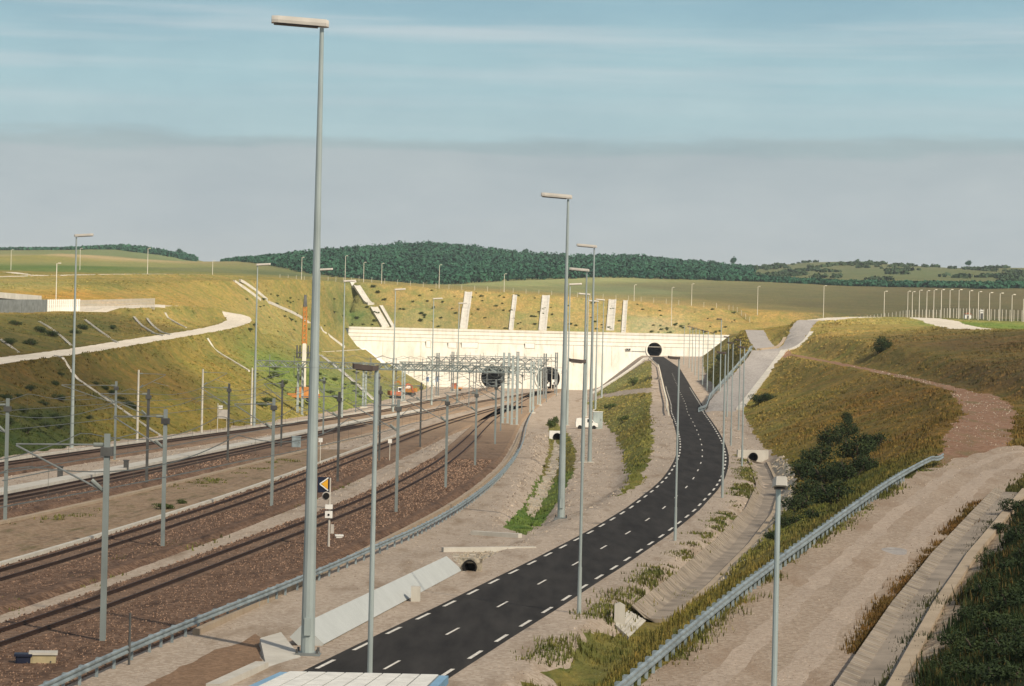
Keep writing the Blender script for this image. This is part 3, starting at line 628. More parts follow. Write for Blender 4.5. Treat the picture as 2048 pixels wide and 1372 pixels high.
# ------------------------------------------------------------------ portal wall and tunnels
WX0, WX1, WT = -61.0, 81.0, 21.3
wy = lambda z: 974.0 + (z + 1) / 22.3 * 6.4
ARCH = [(-6.9, 4.0, 4.35), (13.7, 4.0, 4.35), (53.1, 15.5, 2.75)]
def wall():
    root = empty('portal_wall', (10, 974, 0), label='huge pale cream sloping concrete wall holding three dark tunnel mouths', cat='wall')
    P = [Vector((x, z)) for x in np.linspace(WX0, WX1, 72) for z in np.linspace(-1, WT, 13)]
    E = []
    for cx, cz, r in ARCH:
        n0 = len(P); n = 40
        for i in range(n): P.append(Vector((cx + r * math.cos(2 * math.pi * i / n), cz + r * math.sin(2 * math.pi * i / n))))
        E += [(n0 + i, n0 + (i + 1) % n) for i in range(n)]
    vo, _, fo, *_ = delaunay_2d_cdt(P, E, [], 0, 1e-4)
    fs = [f for f in fo if all(math.hypot(sum(vo[i].x for i in f) / 3 - cx, sum(vo[i].y for i in f) / 3 - cz) > r * .995 for cx, cz, r in ARCH)]
    mb = MB(); mb.add([(v.x, wy(v.y), v.y) for v in vo], fs)
    mesh_obj('wall_face', mb.v, mb.f, MAT['portal'], root)
    c = MB(); c.box((WX0, wy(WT) - .35, WT - .5), (WX1, 983.5, WT + .35)); c.ob('coping', MAT['portal'], root)
    for z in (19.4, 18.1, 16.6):
        j = MB(); j.beam((WX0, wy(z) - .02, z), (WX1, wy(z) - .02, z), .22, .16); j.ob('joint_band', MAT['concrete'], root)
    for x in np.arange(-48, 80, 14.2):
        j = MB(); j.beam((x, wy(9) - .01, 9), (x, wy(16.4) - .01, 16.4), .1, .1) if not any(abs(x - a[0]) < a[2] + 1 for a in ARCH) else None
        if j.v: j.ob('panel_joint', MAT['tan'], root)
    for k, (cx, cz, r) in enumerate(ARCH):
        n = 40; ro, d0 = r + .55, .25; V = []; Fs = []
        for i in range(n):
            a = 2 * math.pi * i / n; ca, sa = math.cos(a), math.sin(a)
            for rr, dy in ((r, 1.5), (r, -d0 - .15), (ro, -d0 - .15), (ro, .3)):
                z = cz + rr * sa; V.append((cx + rr * ca, wy(cz + rr * sa) + dy, z))
        for i in range(n):
            for q in range(3): a, b = i * 4 + q, ((i + 1) % n) * 4 + q; Fs.append((a, b, b + 1, a + 1))
        mesh_obj('tunnel_rim', V, Fs, MAT['portal'], root)
        V = []; Fs = []
        for s, y in enumerate((973.8 + (cz + 1) / 22.3 * 6.4 - 1.6, 1060.0)):
            for i in range(n):
                a = 2 * math.pi * i / n; yy_ = y if s else wy(cz + r * math.sin(a)) + 1.2
                V.append((cx + r * math.cos(a), yy_, cz + r * math.sin(a)))
        Fs = [(i, n + i, n + (i + 1) % n, (i + 1) % n) for i in range(n)] + [tuple(range(n, 2 * n))]
        mesh_obj('tunnel_lining', V, Fs, MAT['concrete'] if k == 2 else MAT['concrete_brown'], root)
        fl = MB(); zf = (0.05 if k < 2 else 12.95); w = math.sqrt(max(0, r * r - (cz - zf) ** 2)); fl.box((cx - w, 974.3, zf - .4), (cx + w, 1055, zf + .01)); fl.ob('tunnel_floor', MAT['steel_dark'] if k < 2 else MAT['road'], root)
    for ch in root.children: ch.location = (-10, -974, 0)
    return root
PW = wall()
def wall_panel(px, py, w, hh, m, label, cat, name, frame=True):
    z = 12.2 + (711 + .0225 * (px - 1024) - py) / F * 977; x = (px - 1024) / F * 977 + .0225 * 0
    r = empty(name, (x, wy(z) - .25, z), label=label, cat=cat)
    b = MB(); b.box((-w / 2, -.12, -hh / 2), (w / 2, .2, hh / 2)); b.ob('panel', m, r)
    if frame:
        f = MB()
        for lo, hi in (((-w / 2 - .12, -.2, -hh / 2 - .12), (w / 2 + .12, .15, -hh / 2)), ((-w / 2 - .12, -.2, hh / 2), (w / 2 + .12, .15, hh / 2 + .12)), ((-w / 2 - .12, -.2, -hh / 2), (-w / 2, .15, hh / 2)), ((w / 2, -.2, -hh / 2), (w / 2 + .12, .15, hh / 2))): f.box(lo, hi)
        f.ob('frame', MAT['concrete'], r)
    return r
wall_panel(940, 690, 6.0, 2.0, MAT['white'], 'broad white board on the portal wall above the left rail tunnel', 'board', 'white_board')
wall_panel(905, 690, 3.0, 2.0, MAT['white'], 'narrow pale board on the portal wall left of the broad white board', 'board', 'white_board')
wall_panel(857, 688, 1.6, 2.4, MAT['white'], 'small white board high on the wall, leftmost of the wall boards', 'board', 'white_board')
wall_panel(1060, 691, 3.4, 1.8, MAT['white'], 'white board on the portal wall above and left of the right rail tunnel', 'board', 'white_board')
r = wall_panel(1257, 699.5, 1.6, .9, MAT['white'], 'white box with two dark lamps on the wall left of the road tunnel', 'signal box', 'wall_signal')
for dx in (-.4, .4):
    l = MB(); l.tube((dx, -.35, 0), (dx, -.1, 0), .34, n=12); l.ob('lamp', MAT['black'], r)
c = MB(); c.tube((1260 / 1, 0, 0), (1261, 0, 0), .01); 
cz_ = 12.2 + (716.5 - 702) / F * 977
rl = MB(); rl.tube((44.5, wy(cz_) - .3, cz_), (50.0, wy(cz_) - .3, cz_ - .1), .09); tag(rl.ob('cable_pipe', MAT['steel_grey']), 'thin grey pipe along the wall leading to the road tunnel mouth', 'pipe')

# ------------------------------------------------------------------ railway tracks
TRK = {'A': [(-26.5, 44), (-24.0, 72), (-21.3, 99), (-18.8, 121), (-13.7, 178), (-10.6, 218), (-8.5, 259), (-7, 296), (-5.7, 358), (-4.7, 430), (-3.4, 500), (-.6, 593), (4.5, 750), (10, 880), (13.4, 965), (13.7, 1010)],
       'B': [(-33.5, 50), (-30.2, 90), (-26.0, 135), (-24.3, 157), (-23.0, 176), (-20.3, 222), (-16.3, 330), (-13.4, 405), (-10.2, 470), (-6.8, 530), (-3.2, 590), (-.2, 625)],
       'C': [(-51, 60), (-45.5, 130), (-38.9, 201), (-35.9, 245), (-33.2, 290), (-30.4, 335), (-26.8, 400), (-22, 470), (-15.5, 560), (-8.8, 657), (0, 760), (7.0, 850), (10.5, 900)],
       'D': [(-63, 90), (-55.5, 190), (-50.3, 257), (-47.2, 296), (-43.8, 333), (-38.5, 390), (-32, 455), (-26, 530), (-19.8, 660), (-13.7, 800), (-8.5, 930), (-7.0, 975), (-6.9, 1010)],
       'E': [(-31.0, 332), (-26.5, 400), (-20.5, 480), (-16.0, 540)]}
TL = {'A': 'rusty railway track nearest the road, curving to the right rail tunnel', 'B': 'rusty railway track joining the road side track before the portal',
      'C': 'railway track with a dark painted shade strip beside the pale walkway', 'D': 'farthest railway track, along the foot of the left grass slope', }
CL = {}
def track(k, ls, rs, bm):
    cl = smooth([(x, y, 0) for x, y in TRK[k]], 3.0, 2); CL[k] = cl
    vis = cl[(cl[:, 1] > 60)]
    root = empty('railway_track', vis[0], label=TL[k], cat='railway track', group='railway tracks')
    inv = np.array(vis[0])
    loc = vis - inv
    ridge('ballast_bed', loc, [(-ls - .5, -.1), (-ls, .24), (rs, .24), (rs + .6, -.1)], MAT[bm], root, closed=False)
    for s in (-.75, .75):
        p = offset(loc, s)
        ridge('rail', p, [(-.075, .26), (-.075, .30), (-.03, .31), (-.036, .43), (.036, .43), (.03, .31), (.075, .30), (.075, .26)], MAT['rail'], root)
    mb = MB(); sl = resample(loc[loc[:, 1] < 330], .65)
    t = np.gradient(sl[:, :2], axis=0); t /= np.linalg.norm(t, axis=1)[:, None]
    for i in range(0, len(sl)):
        u = np.array([t[i, 1], -t[i, 0], 0]); a = sl[i]; mb.beam(a - u * 1.2 + np.array([0, 0, .20]), a + u * 1.2 + np.array([0, 0, .20]), .26, .12)
    tag(mb.ob('sleepers', MAT['sleeper'], root), kind='stuff')
    return root
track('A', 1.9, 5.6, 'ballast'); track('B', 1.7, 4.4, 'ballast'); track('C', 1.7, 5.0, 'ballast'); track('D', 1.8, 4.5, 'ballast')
def side(k, off, dz=0, y0=60, y1=960):
    p = offset(CL[k], off); p = p[(p[:, 1] > y0) & (p[:, 1] < y1)].copy(); p[:, 2] += dz; return p
o = ridge('rail_shade_strip', side('C', 0, 0, 60, 430), [(-1.55, .25), (1.9, .25)], MAT['ballast_shade'], closed=False); tag(o, kind='structure')  # dark strip painted in for the shadow along this track's rails
def sweep_thing(name, pts, prof, m, label, cat, group=None):
    base = np.array(pts[0]); r = ridge(name, np.array(pts) - base, prof, m); r.location = tuple(map(float, base)); return tag(r, label, cat, group)
sweep_thing('walkway', side('C', -2.9, 0, 150, 560), [(-.9, 0), (-.9, .42), (.9, .42), (.9, 0)], MAT['concrete'], 'pale raised concrete walkway between the two far railway tracks', 'walkway')
sweep_thing('cable_trough', side('B', -2.5, 0, 70, 420), [(-.16, 0), (-.16, .24), (.16, .24), (.16, 0)], MAT['concrete'], 'long pale concrete cable trough along the far side of the second track from the road', 'cable trough', 'cable troughs beside the tracks')
sweep_thing('cable_trough', side('C', 6.6, 0, 70, 400), [(-.2, 0), (-.2, .2), (.2, .2), (.2, 0)], MAT['concrete_brown'], 'low brownish cable trough in the sandy strip between the middle tracks', 'cable trough', 'cable troughs beside the tracks')
sweep_thing('cable_trough', side('D', -2.7, 0, 200, 700), [(-.2, 0), (-.2, .4), (.2, .4), (.2, 0)], MAT['concrete'], 'pale cable trough at the foot of the left slope behind the farthest track', 'cable trough', 'cable troughs beside the tracks')
sweep_thing('cable_trough', side('A', 6.6, 0, 110, 420), [(-.15, 0), (-.15, .25), (.15, .25), (.15, 0)], MAT['concrete_brown'], 'thin low cable trough between the near ballast and the long guardrail', 'cable trough', 'cable troughs beside the tracks')

# ------------------------------------------------------------------ catenary masts, wires, gantries
ORD = ['nearest', 'second nearest', 'third nearest', 'fourth nearest', 'fifth nearest', 'sixth nearest', 'seventh nearest', 'eighth nearest', 'ninth nearest']
def hbeam(mb, hh, w=.24, d=.24, tk=.03):
    mb.box((-w / 2, -d / 2, 0), (w / 2, -d / 2 + tk, hh)); mb.box((-w / 2, d / 2 - tk, 0), (w / 2, d / 2, hh)); mb.box((-tk / 2, -d / 2 + tk, 0), (tk / 2, d / 2 - tk, hh))
def cat_mast(x, y, arm, hh, m, label, group, rz=0.0, pale=False):
    r = empty('catenary_mast', (x, y, h(x, y)), rz, label=label, cat='catenary mast', group=group)
    b = MB()
    if pale: b.tube((0, 0, 0), (0, 0, hh), .17, .12, 10)
    else: hbeam(b, hh, .225, .225)
    b.ob('mast', m, r)
    f = MB(); f.box((-.4, -.4, -.3), (.4, .4, .12), .9); f.ob('footing', MAT['concrete_brown'], r)
    s = 1 if arm > 0 else -1; L = abs(arm); top = hh - .45
    a = MB(); a.tube((s * .1, 0, top), (s * L * .92, 0, top - .05), .035, n=6); a.tube((s * .1, 0, top - 1.9), (s * L * .92, 0, top - .1), .04, n=6)
    a.tube((s * L * .5, 0, top - 1.05), (s * L * 1.05, 0, top - 1.55), .025, n=6); a.ob('cantilever_arm', MAT['steel_grey'], r)
    for p, q in (((s * .14, 0, top), (s * .55, 0, top - .01)), ((s * .14, 0, top - 1.85), (s * .6, 0, top - 1.45))): i = MB(); i.tube(p, q, .09, n=8); i.ob('insulator', MAT['insul'], r)
    if not pale:
        k = MB(); k.box((-.24, -.2, hh - .9), (.24, .2, hh - .55)); k.ob('bracket', MAT['steel_dark'], r)
    return r
def nearest_x(k, y): return np.interp(y, CL[k][:, 1], CL[k][:, 0])
masts = {'A': [(205, 1293), (792, 1030), (891, 980), (950, 935), (990, 892)], 'B': [(325, 1100), (543, 1018), (675, 968), (758, 926), (840, 897)],
         'C': [(10, 1045), (293, 970), (455, 925), (562, 897), (646, 872)], 'D': [(229, 922)]}
TN = {'A': 'right of the track nearest the road', 'B': 'right of the second track', 'C': 'right of the dark track', 'D': 'right of the farthest track'}
for k, l in masts.items():
    for i, (px, py) in enumerate(l):
        g = G(px, py); dark = (k, i) in (('B', 2), ('B', 4), ('C', 1), ('C', 2), ('C', 3), ('B', 3))
        tx = nearest_x(k, g[1]); hh = {('A', 1): 8.7, ('A', 0): 8.65}.get((k, i), 8.5)
        cat_mast(g[0], g[1], tx - g[0], hh, MAT['steel_dark'] if dark else MAT['zinc_dark'],
                 ('dark' if dark else 'grey') + ' steel catenary mast %s, %s of its row' % (TN[k], ORD[i] if len(l) > 1 else 'only one'), 'steel catenary masts')
for i, (px, py) in enumerate([(274, 886), (403, 869), (502, 851)]):
    g = G(px, py); cat_mast(g[0], g[1], nearest_x('D', g[1]) - g[0], 9.3, MAT['pale_post'], 'pale round catenary post at the foot of the left slope, %s of three' % ['nearest', 'middle', 'farthest'][i], 'pale catenary posts by the left slope', pale=True)
# masts that carry on towards the portal
for i, (k, y, d) in enumerate([('A', 372, 3.4), ('A', 415, 3.4), ('C', 430, 3.2), ('A', 540, 4.5), ('D', 520, -3.6), ('D', 600, -3.6), ('D', 690, -3.6), ('A', 690, 6.8), ('C', 600, 3.2), ('D', 780, 3.4), ('A', 800, 7.2), ('D', 860, 3.4), ('A', 880, 7.4), ('D', 920, -3.5), ('A', 935, 7.2)]):
    x = nearest_x(k, y) + d
    cat_mast(x, y, -d, 8.8, MAT['steel_grey'], 'thin catenary mast %s the %s track, %s of those toward the portal' % ('right of' if d > 0 else 'left of', {'A': 'road side', 'C': 'middle', 'D': 'farthest'}[k],
             ['nearest', 'second', 'third', 'fourth', 'fifth', 'sixth', 'seventh', 'eighth', 'ninth', 'tenth', 'eleventh', 'twelfth', 'thirteenth', 'fourteenth', 'last'][i]), 'catenary masts near the portal')
for k in 'ABCD':
    p = CL[k][(CL[k][:, 1] > 62) & (CL[k][:, 1] < 960)]
    s = np.concatenate([[0], np.cumsum(np.hypot(*np.diff(p[:, :2], axis=0).T))]); r = empty('overhead_line', p[0], label='thin overhead contact wires above the ' + {'A': 'track nearest the road', 'B': 'second track from the road', 'C': 'dark track', 'D': 'farthest track'}[k], cat='overhead wire', group='overhead wires')
    span = 45.0; ph = (s % span) / span; sag = 4 * ph * (1 - ph)
    for nm, zz in (('contact_wire', 5.6 - .05 * sag), ('carrier_wire', 7.2 - 1.0 * sag)):
        q = p - p[0]; q[:, 2] = zz; v, f = sweep(q, [(-.028, 0), (0, .05), (.028, 0)]); mesh_obj(nm, v, f, MAT['wire'], r)
    if k in 'ACD':
        for zz, dx in ((10.4, .9), (11.6, -.6)):
            q = offset(p[p[:, 1] > 440], dx) - p[0]; sg = np.interp(p[p[:, 1] > 440][:, 1], p[:, 1], sag); q[:, 2] = zz - .6 * sg; v, f = sweep(q, [(-.035, 0), (0, .06), (.035, 0)]); mesh_obj('feeder_wire', v, f, MAT['wire'], r)
    mb = MB()
    for i in range(0, len(p), 3): a = p[i] - p[0]; mb.tube(a + [0, 0, 5.58], a + [0, 0, 7.2 - sag[i]], .01, n=4)
    tag(mb.ob('dropper_wires', MAT['wire'], r), kind='stuff')

def lattice(mb, a, b, hh, d, n, r=.05):
    a, b = np.array(a, float), np.array(b, float); u = (b - a) / np.linalg.norm(b - a); w = np.cross(u, [0, 0, 1.0]); L = np.linalg.norm(b - a)
    for sw in (-d / 2, d / 2):
        for zz in (0, hh): mb.beam(a + w * sw + [0, 0, zz], b + w * sw + [0, 0, zz], r * 2, r * 2)
        for i in range(n):
            p, q = a + u * L * i / n + w * sw, a + u * L * (i + 1) / n + w * sw
            mb.beam(p + [0, 0, 0 if i % 2 else hh], q + [0, 0, hh if i % 2 else 0], r * 1.3, r * 1.3)
    for i in range(n + 1): p = a + u * L * i / n; mb.beam(p - w * d / 2, p + w * d / 2, r, r); mb.beam(p - w * d / 2 + [0, 0, hh], p + w * d / 2 + [0, 0, hh], r, r)
def gantry(cols, a, b, z, hh, m, mc, label, cw=.42, over=1.6, n=24, stubs=8):
    r = empty('overhead_gantry', (cols[0][0], cols[0][1], 0), label=label, cat='gantry', group='steel gantries across the tracks'); o = np.array([cols[0][0], cols[0][1], 0])
    mb = MB(); lattice(mb, np.array([a[0], a[1], z]) - o, np.array([b[0], b[1], z]) - o, hh, .9, n, .10); mb.ob('lattice_beam', m, r)
    for x, y, zt in cols:
        c = MB(); p = np.array([x, y, 0]) - o
        for sx in (-cw * .7, cw * .7): c.box((p[0] + sx - .2, p[1] - .25, 0), (p[0] + sx + .2, p[1] + .25, zt))
        for zz in np.arange(1.2, zt, 1.5): c.box((p[0] - cw * .7, p[1] - .05, zz), (p[0] + cw * .7, p[1] + .05, zz + .12))
        c.ob('column', mc, r); f = MB(); f.box((p[0] - .8, p[1] - .6, -.3), (p[0] + .8, p[1] + .6, .25)); f.ob('footing', MAT['concrete'], r)
    for i in range(stubs):
        t = (i + .5) / stubs; p = np.array([a[0] + (b[0] - a[0]) * t, a[1] + (b[1] - a[1]) * t, z]) - o
        q = MB(); q.tube(p + [0, 0, -1.8], p + [0, 0, hh + 1.1], .06, n=6); q.tube(p + [0, 0, -1.6], p + [1.6, 0, -1.2], .04, n=6); q.ob('hanger', MAT['steel_grey'], r)
    return r
gantry([(-.9, 464, 12.7), (.7, 456, 12.2), (-39.4, 492, 9.8)], (-48, 497), (1.2, 462), 9.1, 1.1, MAT['zinc'], MAT['zinc'], 'long galvanised lattice gantry across the tracks, nearest one with twin columns', n=40, stubs=10, cw=.62)
gantry([(4.5, 560, 11), (-32, 575, 10)], (-33, 575), (5.2, 560), 8.7, 1.1, MAT['zinc'], MAT['zinc'], 'grey lattice gantry behind the twin column gantry, second across the tracks', n=30)
gantry([(7, 650, 11.5), (-27, 660, 10)], (-28, 660), (8, 650), 8.8, 1.2, MAT['zinc_dark'], MAT['zinc'], 'grey lattice gantry third across the tracks', n=28)
gantry([(9.5, 745, 13.0), (-21, 750, 12.5)], (-24, 750), (10.5, 745), 10.0, 1.3, MAT['steel_grey'], MAT['steel_grey'], 'tall grey gantry fourth across the tracks, close to the rail tunnels', n=26)
gantry([(14.5, 850, 13.5), (2, 850, 13.5), (-19, 850, 13)], (-20, 850), (15, 850), 10.6, 1.2, MAT['steel_grey'], MAT['steel_grey'], 'three legged grey gantry farthest across the tracks, just before the tunnels', n=26)

# ------------------------------------------------------------------ tall lighting masts
def light_mast(x, y, hh, dr, label, big=False, z=None, yaw=0.12):
    z = h(x, y) if z is None else z
    r = empty('lighting_mast', (x, y, z), label=label, cat='lighting mast', group='tall lighting masts')
    b = MB(); rb, rt = ((.285, .085) if big else (.25, .085)); n = 12 if big else 10
    b.tube((0, 0, .1), (0, 0, hh * .46), rb, rb * .66, n); b.tube((0, 0, hh * .46), (0, 0, hh - .12), rb * .63, rt, n); b.ob('pole', MAT['zinc'], r)
    b = MB(); b.box((-.52, -.52, -.25), (.52, .52, .02)); b.box((-.46, -.46, .02), (.46, .46, .10))
    b.ob('base_plate', MAT['concrete'] if not big else MAT['steel_grey'], r)
    if big:
        for sx in (-.4, .4):
            for sy in (-.4, .4): q = MB(); q.tube((sx, sy, .1), (sx, sy, .26), .05, n=6); q.ob('bolt', MAT['steel_dark'], r)
        q = MB(); q.tube((0, 0, hh * .46 - .1), (0, 0, hh * .46 + .1), rb * .70, n=12); q.ob('collar', MAT['zinc'], r)
        q = MB(); q.box((-.13, -.36, .8), (.13, -.27, 1.5)); q.ob('hatch', MAT['zinc'], r)
    s = dr; c, sn = math.cos(yaw), math.sin(yaw); L = 2.05
    pr = [(-.30, -.02), (-.30, .10), (-.20, .27), (.20, .27), (.30, .10), (.30, -.02)]
    V = []
    for u in (-.28, -.15, L - .25, L):
        k = .55 if u in (-.28,) else (.75 if u == L else 1)
        for a, zz in pr: V.append((s * (u * c) - a * k * sn, -s * u * sn * .6 + a * k, hh - .05 + zz * (.7 + .3 * k) + u * .07))
    Fs = []
    for i in range(3):
        for q in range(6): Fs.append((i * 6 + q, (i + 1) * 6 + q, (i + 1) * 6 + (q + 1) % 6, i * 6 + (q + 1) % 6))
    Fs += [tuple(range(6)), tuple(range(18, 24))]
    lu = mesh_obj('luminaire', V, Fs, MAT['lamp_body'], r)
    q = MB(); q.add([(s * u * c - a * sn, -s * u * sn * .6 + a, hh - .12 + u * .07 + dz) for dz in (0, .045) for u, a in ((.15, -.25), (L - .1, -.25), (L - .1, .25), (.15, .25))], [(0, 1, 2, 3), (4, 5, 6, 7), (0, 1, 5, 4), (1, 2, 6, 5), (2, 3, 7, 6), (3, 0, 4, 7)])
    q.ob('lens', MAT['lamp_dark'], lu)
    return r
def mast_px(px, py, hh, dr, label, Y=None, **k):
    p = G(px, py) if Y is None else W(px, 800, Y)
    return light_mast(p[0], p[1], hh, dr, label, **k)
mast_px(615, 1312, 25.2, -1, 'thick galvanised lighting mast standing by the bottom edge of the black road, tallest in view', big=True)
mast_px(1122, 1037, 24.2, -1, 'tall galvanised lighting mast at the near end of the grassy ditch', big=True)
mast_px(143, 897, 25.2, 1, 'pale lighting mast at the foot of the left slope, nearest one on that side')
mast_px(509, 0, 25.4, 1, 'pale lighting mast below the left slope, right of the bend in the pale track', Y=410)
mast_px(684, 0, 25.0, 1, 'pale lighting mast right of the thick near mast, lamp arm to the right', Y=479)
mast_px(786, 0, 25.0, 1, 'pale lighting mast behind the white drains at the left end of the portal wall', Y=534)
mast_px(863, 0, 25.0, 1, 'slim lighting mast before the left part of the portal wall, left of a pair', Y=615)
mast_px(914, 0, 25.0, 1, 'slim lighting mast before the left part of the portal wall, right of a pair', Y=663)
mast_px(1179, 925, 25.0, -1, 'tall lighting mast by the white van, right one of two close together')
mast_px(1165, 925, 22.2, -1, 'lighting mast by the white van, left one of two close together')
mast_px(1135, 0, 25.0, 1, 'lighting mast half hidden behind the mast at the grassy ditch', Y=467)
mast_px(1172, 0, 25.0, -1, 'slim lighting mast beyond the white van, lamp arm to the left', Y=538)
mast_px(1191, 0, 24.5, -1, 'slim lighting mast close to the right rail tunnel, second of three beyond the van', Y=596)
mast_px(1203, 0, 25.0, -1, 'slim lighting mast farthest of three beyond the van, before the wall', Y=673)
mast_px(634, 0, 25.0, 1, 'lighting mast mostly hidden behind the thick near mast, only its lamp showing', Y=415)

# ------------------------------------------------------------------ road lamps
def road_lamp(x, y, hh, label, group='road lamps along the black road', dr=-1, L=.74, hw=1.0, yaw=0.0, lamp='lamp_box', thick=.092):
    r = empty('road_lamp', (x, y, h(x, y)), yaw, label=label, cat='road lamp', group=group)
    b = MB(); b.tube((0, 0, -.2), (0, 0, 2.2), thick + .01, thick, 10); b.tube((0, 0, 2.2), (0, 0, hh), thick * .8, thick * .62, 10); b.ob('pole', MAT['zinc'], r)
    lu = MB(); lu.add([(dr * u, a * k * hw, hh + z0 + dz) for u, k, z0 in ((-.06, .7, 0.02), (.1, 1, 0), (L - .06, 1, .05), (L, .7, .07)) for a, dz in ((-.19, -.06), (.19, -.06), (.17, .10), (-.17, .10))],
                      [(i * 4 + q, (i + 1) * 4 + q, (i + 1) * 4 + (q + 1) % 4, i * 4 + (q + 1) % 4) for i in range(3) for q in range(4)] + [(0, 1, 2, 3), (12, 13, 14, 15)])
    lo = lu.ob('lamp_head', MAT[lamp], r)
    g = MB(); g.add([(dr * u, a, hh - .075 + u * .07 + dz) for dz in (-.015, .01) for u, a in ((.14, -.14 * hw), (L - .1, -.14 * hw), (L - .1, .14 * hw), (.14, .14 * hw))], [(0, 1, 2, 3), (4, 5, 6, 7), (0, 1, 5, 4), (1, 2, 6, 5), (2, 3, 7, 6), (3, 0, 4, 7)])
    g.ob('lens', MAT['lamp_dark'], lo)
    return r
road_lamp(-4.15, 81, 11.65, 'slim road lamp with a dark head, nearest one, beside the tiled cabin roof', thick=.105)
p = G(1158, 1230); road_lamp(p[0], p[1], 11.9, 'slim road lamp with a dark head, second from the tiled cabin roof')
p = G(1350, 1089); road_lamp(p[0], p[1], 12.0, 'slim road lamp with a dark head, third from the tiled cabin roof')
for i, y in enumerate([218, 265, 308, 350, 395, 440, 485, 530, 575, 620, 665, 710, 760, 810]):
    x = W({218: 1451, 265: 1489, 308: 1466}.get(y, 0), 700, y)[0] if y in (218, 265, 308) else RX(y) + 5.6
    road_lamp(x, y, 12.0, 'slim road lamp right of the black road, %s from the tiled cabin roof' % ['fourth', 'fifth', 'sixth', 'seventh', 'eighth', 'ninth', 'tenth', 'eleventh', 'twelfth', 'thirteenth', 'fourteenth', 'fifteenth', 'sixteenth', 'last'][i], thick=.10 if y < 380 else .12)
# lamp beside the bridge, on the gravel track
p = W(1549, 1330, 47)
r = road_lamp(p[0], 47, 10.0 - h(p[0], 47), 'slim lamp post standing on the near gravel track, boxy pale head toward the camera', group='lamp on the gravel track', lamp='lamp_body', thick=.075, L=.42, hw=.66, yaw=math.pi / 2)

# ------------------------------------------------------------------ fence lamps on the plateaus
def fence_lamp(x, y, hh, label, group, head=True, dr=1, k=1.0):
    r = empty('fence_lamp', (x, y, h(x, y)), label=label, cat='lamp post', group=group)
    b = MB(); b.tube((0, 0, -.3), (0, 0, hh), .12 * k, .085 * k, 7); b.ob('post', MAT['pale_post'], r)
    if head:
        b = MB(); b.tube((0, 0, hh - .05), (dr * .5 * k, 0, hh + .08), .05 * k, n=6); b.box((min(0, dr) * .95 * k + max(0, dr) * .3 * k, -.17, hh + .02), (max(0, dr) * .95 * k + min(0, dr) * .3 * k, .17, hh + .2)); b.ob('lamp_head', MAT['pale_post'], r)
    return r
def fl(px, yt, yb, Y, label, group, **k):
    p = W(px, yb, Y); return fence_lamp(p[0], Y, max(3.5, W(px, yt, Y)[2] - h(p[0], Y)), label, group, **k)
NUM = ['first', 'second', 'third', 'fourth', 'fifth', 'sixth', 'seventh', 'eighth', 'ninth', 'tenth', 'eleventh', 'twelfth', 'thirteenth', 'fourteenth', 'fifteenth']
for i, a in enumerate([(1815, 583, 630, 700), (1824, 584, 632, 690), (1838, 581, 634, 675), (1853, 582, 636, 660), (1867, 580, 637, 648), (1882, 580, 638, 636), (1899, 580, 640, 624), (1917, 580, 642, 612), (1938, 582, 644, 602), (1956, 584, 646, 594), (1978, 586, 649, 584), (1999, 587, 652, 574), (2023, 590, 654, 565), (2046, 598, 656, 556)]):
    fl(*a, 'pale lamp post in the long row on the right plateau, %s from the left' % NUM[i], 'row of lamp posts on the right plateau', k=.8)
G2 = 'scattered lamp posts along the plateau edge'
for a, l in [((22, 500, 526, 1150), 'far pale lamp post on the left hilltop field, nearest the left picture edge'), ((160, 497, 527, 1150), 'far pale lamp post on the left hilltop field, near the sandy patch'),
             ((112, 527, 597, 590), 'pale post beside the white slatted screen on the left terrace'), ((295, 497, 543, 900), 'thin lamp post on the left plateau beside the end of the pale track'),
             ((425, 522, 546, 1000), 'thin lamp post on the plateau where the dark wood begins on the left'), ((603, 515, 556, 1000), 'thin lamp post before the wooded hill, first left of the thick mast'),
             ((690, 512, 563, 1020), 'thin lamp post before the wooded hill, first right of the thick mast'), ((727, 525, 566, 1020), 'thin lamp post before the wooded hill, second right of the thick mast'), ((763, 527, 568, 1020), 'thin lamp post before the wooded hill, third right of the thick mast'),
             ((878, 530, 578, 1020), 'thin lamp post before the crest of the wooded hill, above the bank'), ((1008, 548, 587, 1020), 'thin lamp post at the left end of the pale green field'), ((1268, 570, 604, 1020), 'thin lamp post above the bank, left of the road tunnel'),
             ((1343, 575, 628, 990), 'pale lamp post on the orange bank above the road tunnel'), ((1383, 568, 610, 1040), 'thin lamp post at the field edge behind the orange bank'), ((1515, 573, 616, 1010), 'thin lamp post at the field edge, first right of the orange bank'),
             ((1647, 572, 622, 900), 'thin lamp post at the field edge behind the upper ramp'), ((1768, 583, 628, 760), 'pale lamp post standing alone left of the long row on the right plateau')]:
    fl(*a, l, G2, k=1.0)

# ------------------------------------------------------------------ wire fences
def wire_fence(line, hh, step, label, name='wire_fence', mesh=True):
    p = resample(line, step); p = drape(p); r = empty(name, p[0], label=label, cat='fence', group='wire fences')
    for q in p[:98]:
        b = MB(); o = q - p[0]; b.box((o[0] - .05, o[1] - .05, o[2] - .2), (o[0] + .05, o[1] + .05, o[2] + hh)); b.ob('post', MAT['pale_post'], r)
    mb = MB()
    for zz in np.linspace(.15, hh - .1, 7):
        for a, b in zip(p[:-1], p[1:]): mb.beam(a - p[0] + [0, 0, zz], b - p[0] + [0, 0, zz], .022, .022)
    for a, b in zip(p[:-1], p[1:]):
        n = max(2, int(step / .7))
        for i in range(n): q = a + (b - a) * i / n - p[0]; mb.beam(q + [0, 0, .1], q + [0, 0, hh], .016, .016)
    mb.ob('wire_mesh', MAT['steel_dark'], r); return r
wire_fence([W(1655, 620, 860)[:2], W(1800, 627, 730)[:2], W(1880, 637, 660)[:2]], 2.2, 6.0, 'dark wire mesh fence behind the pale lane on the right plateau')
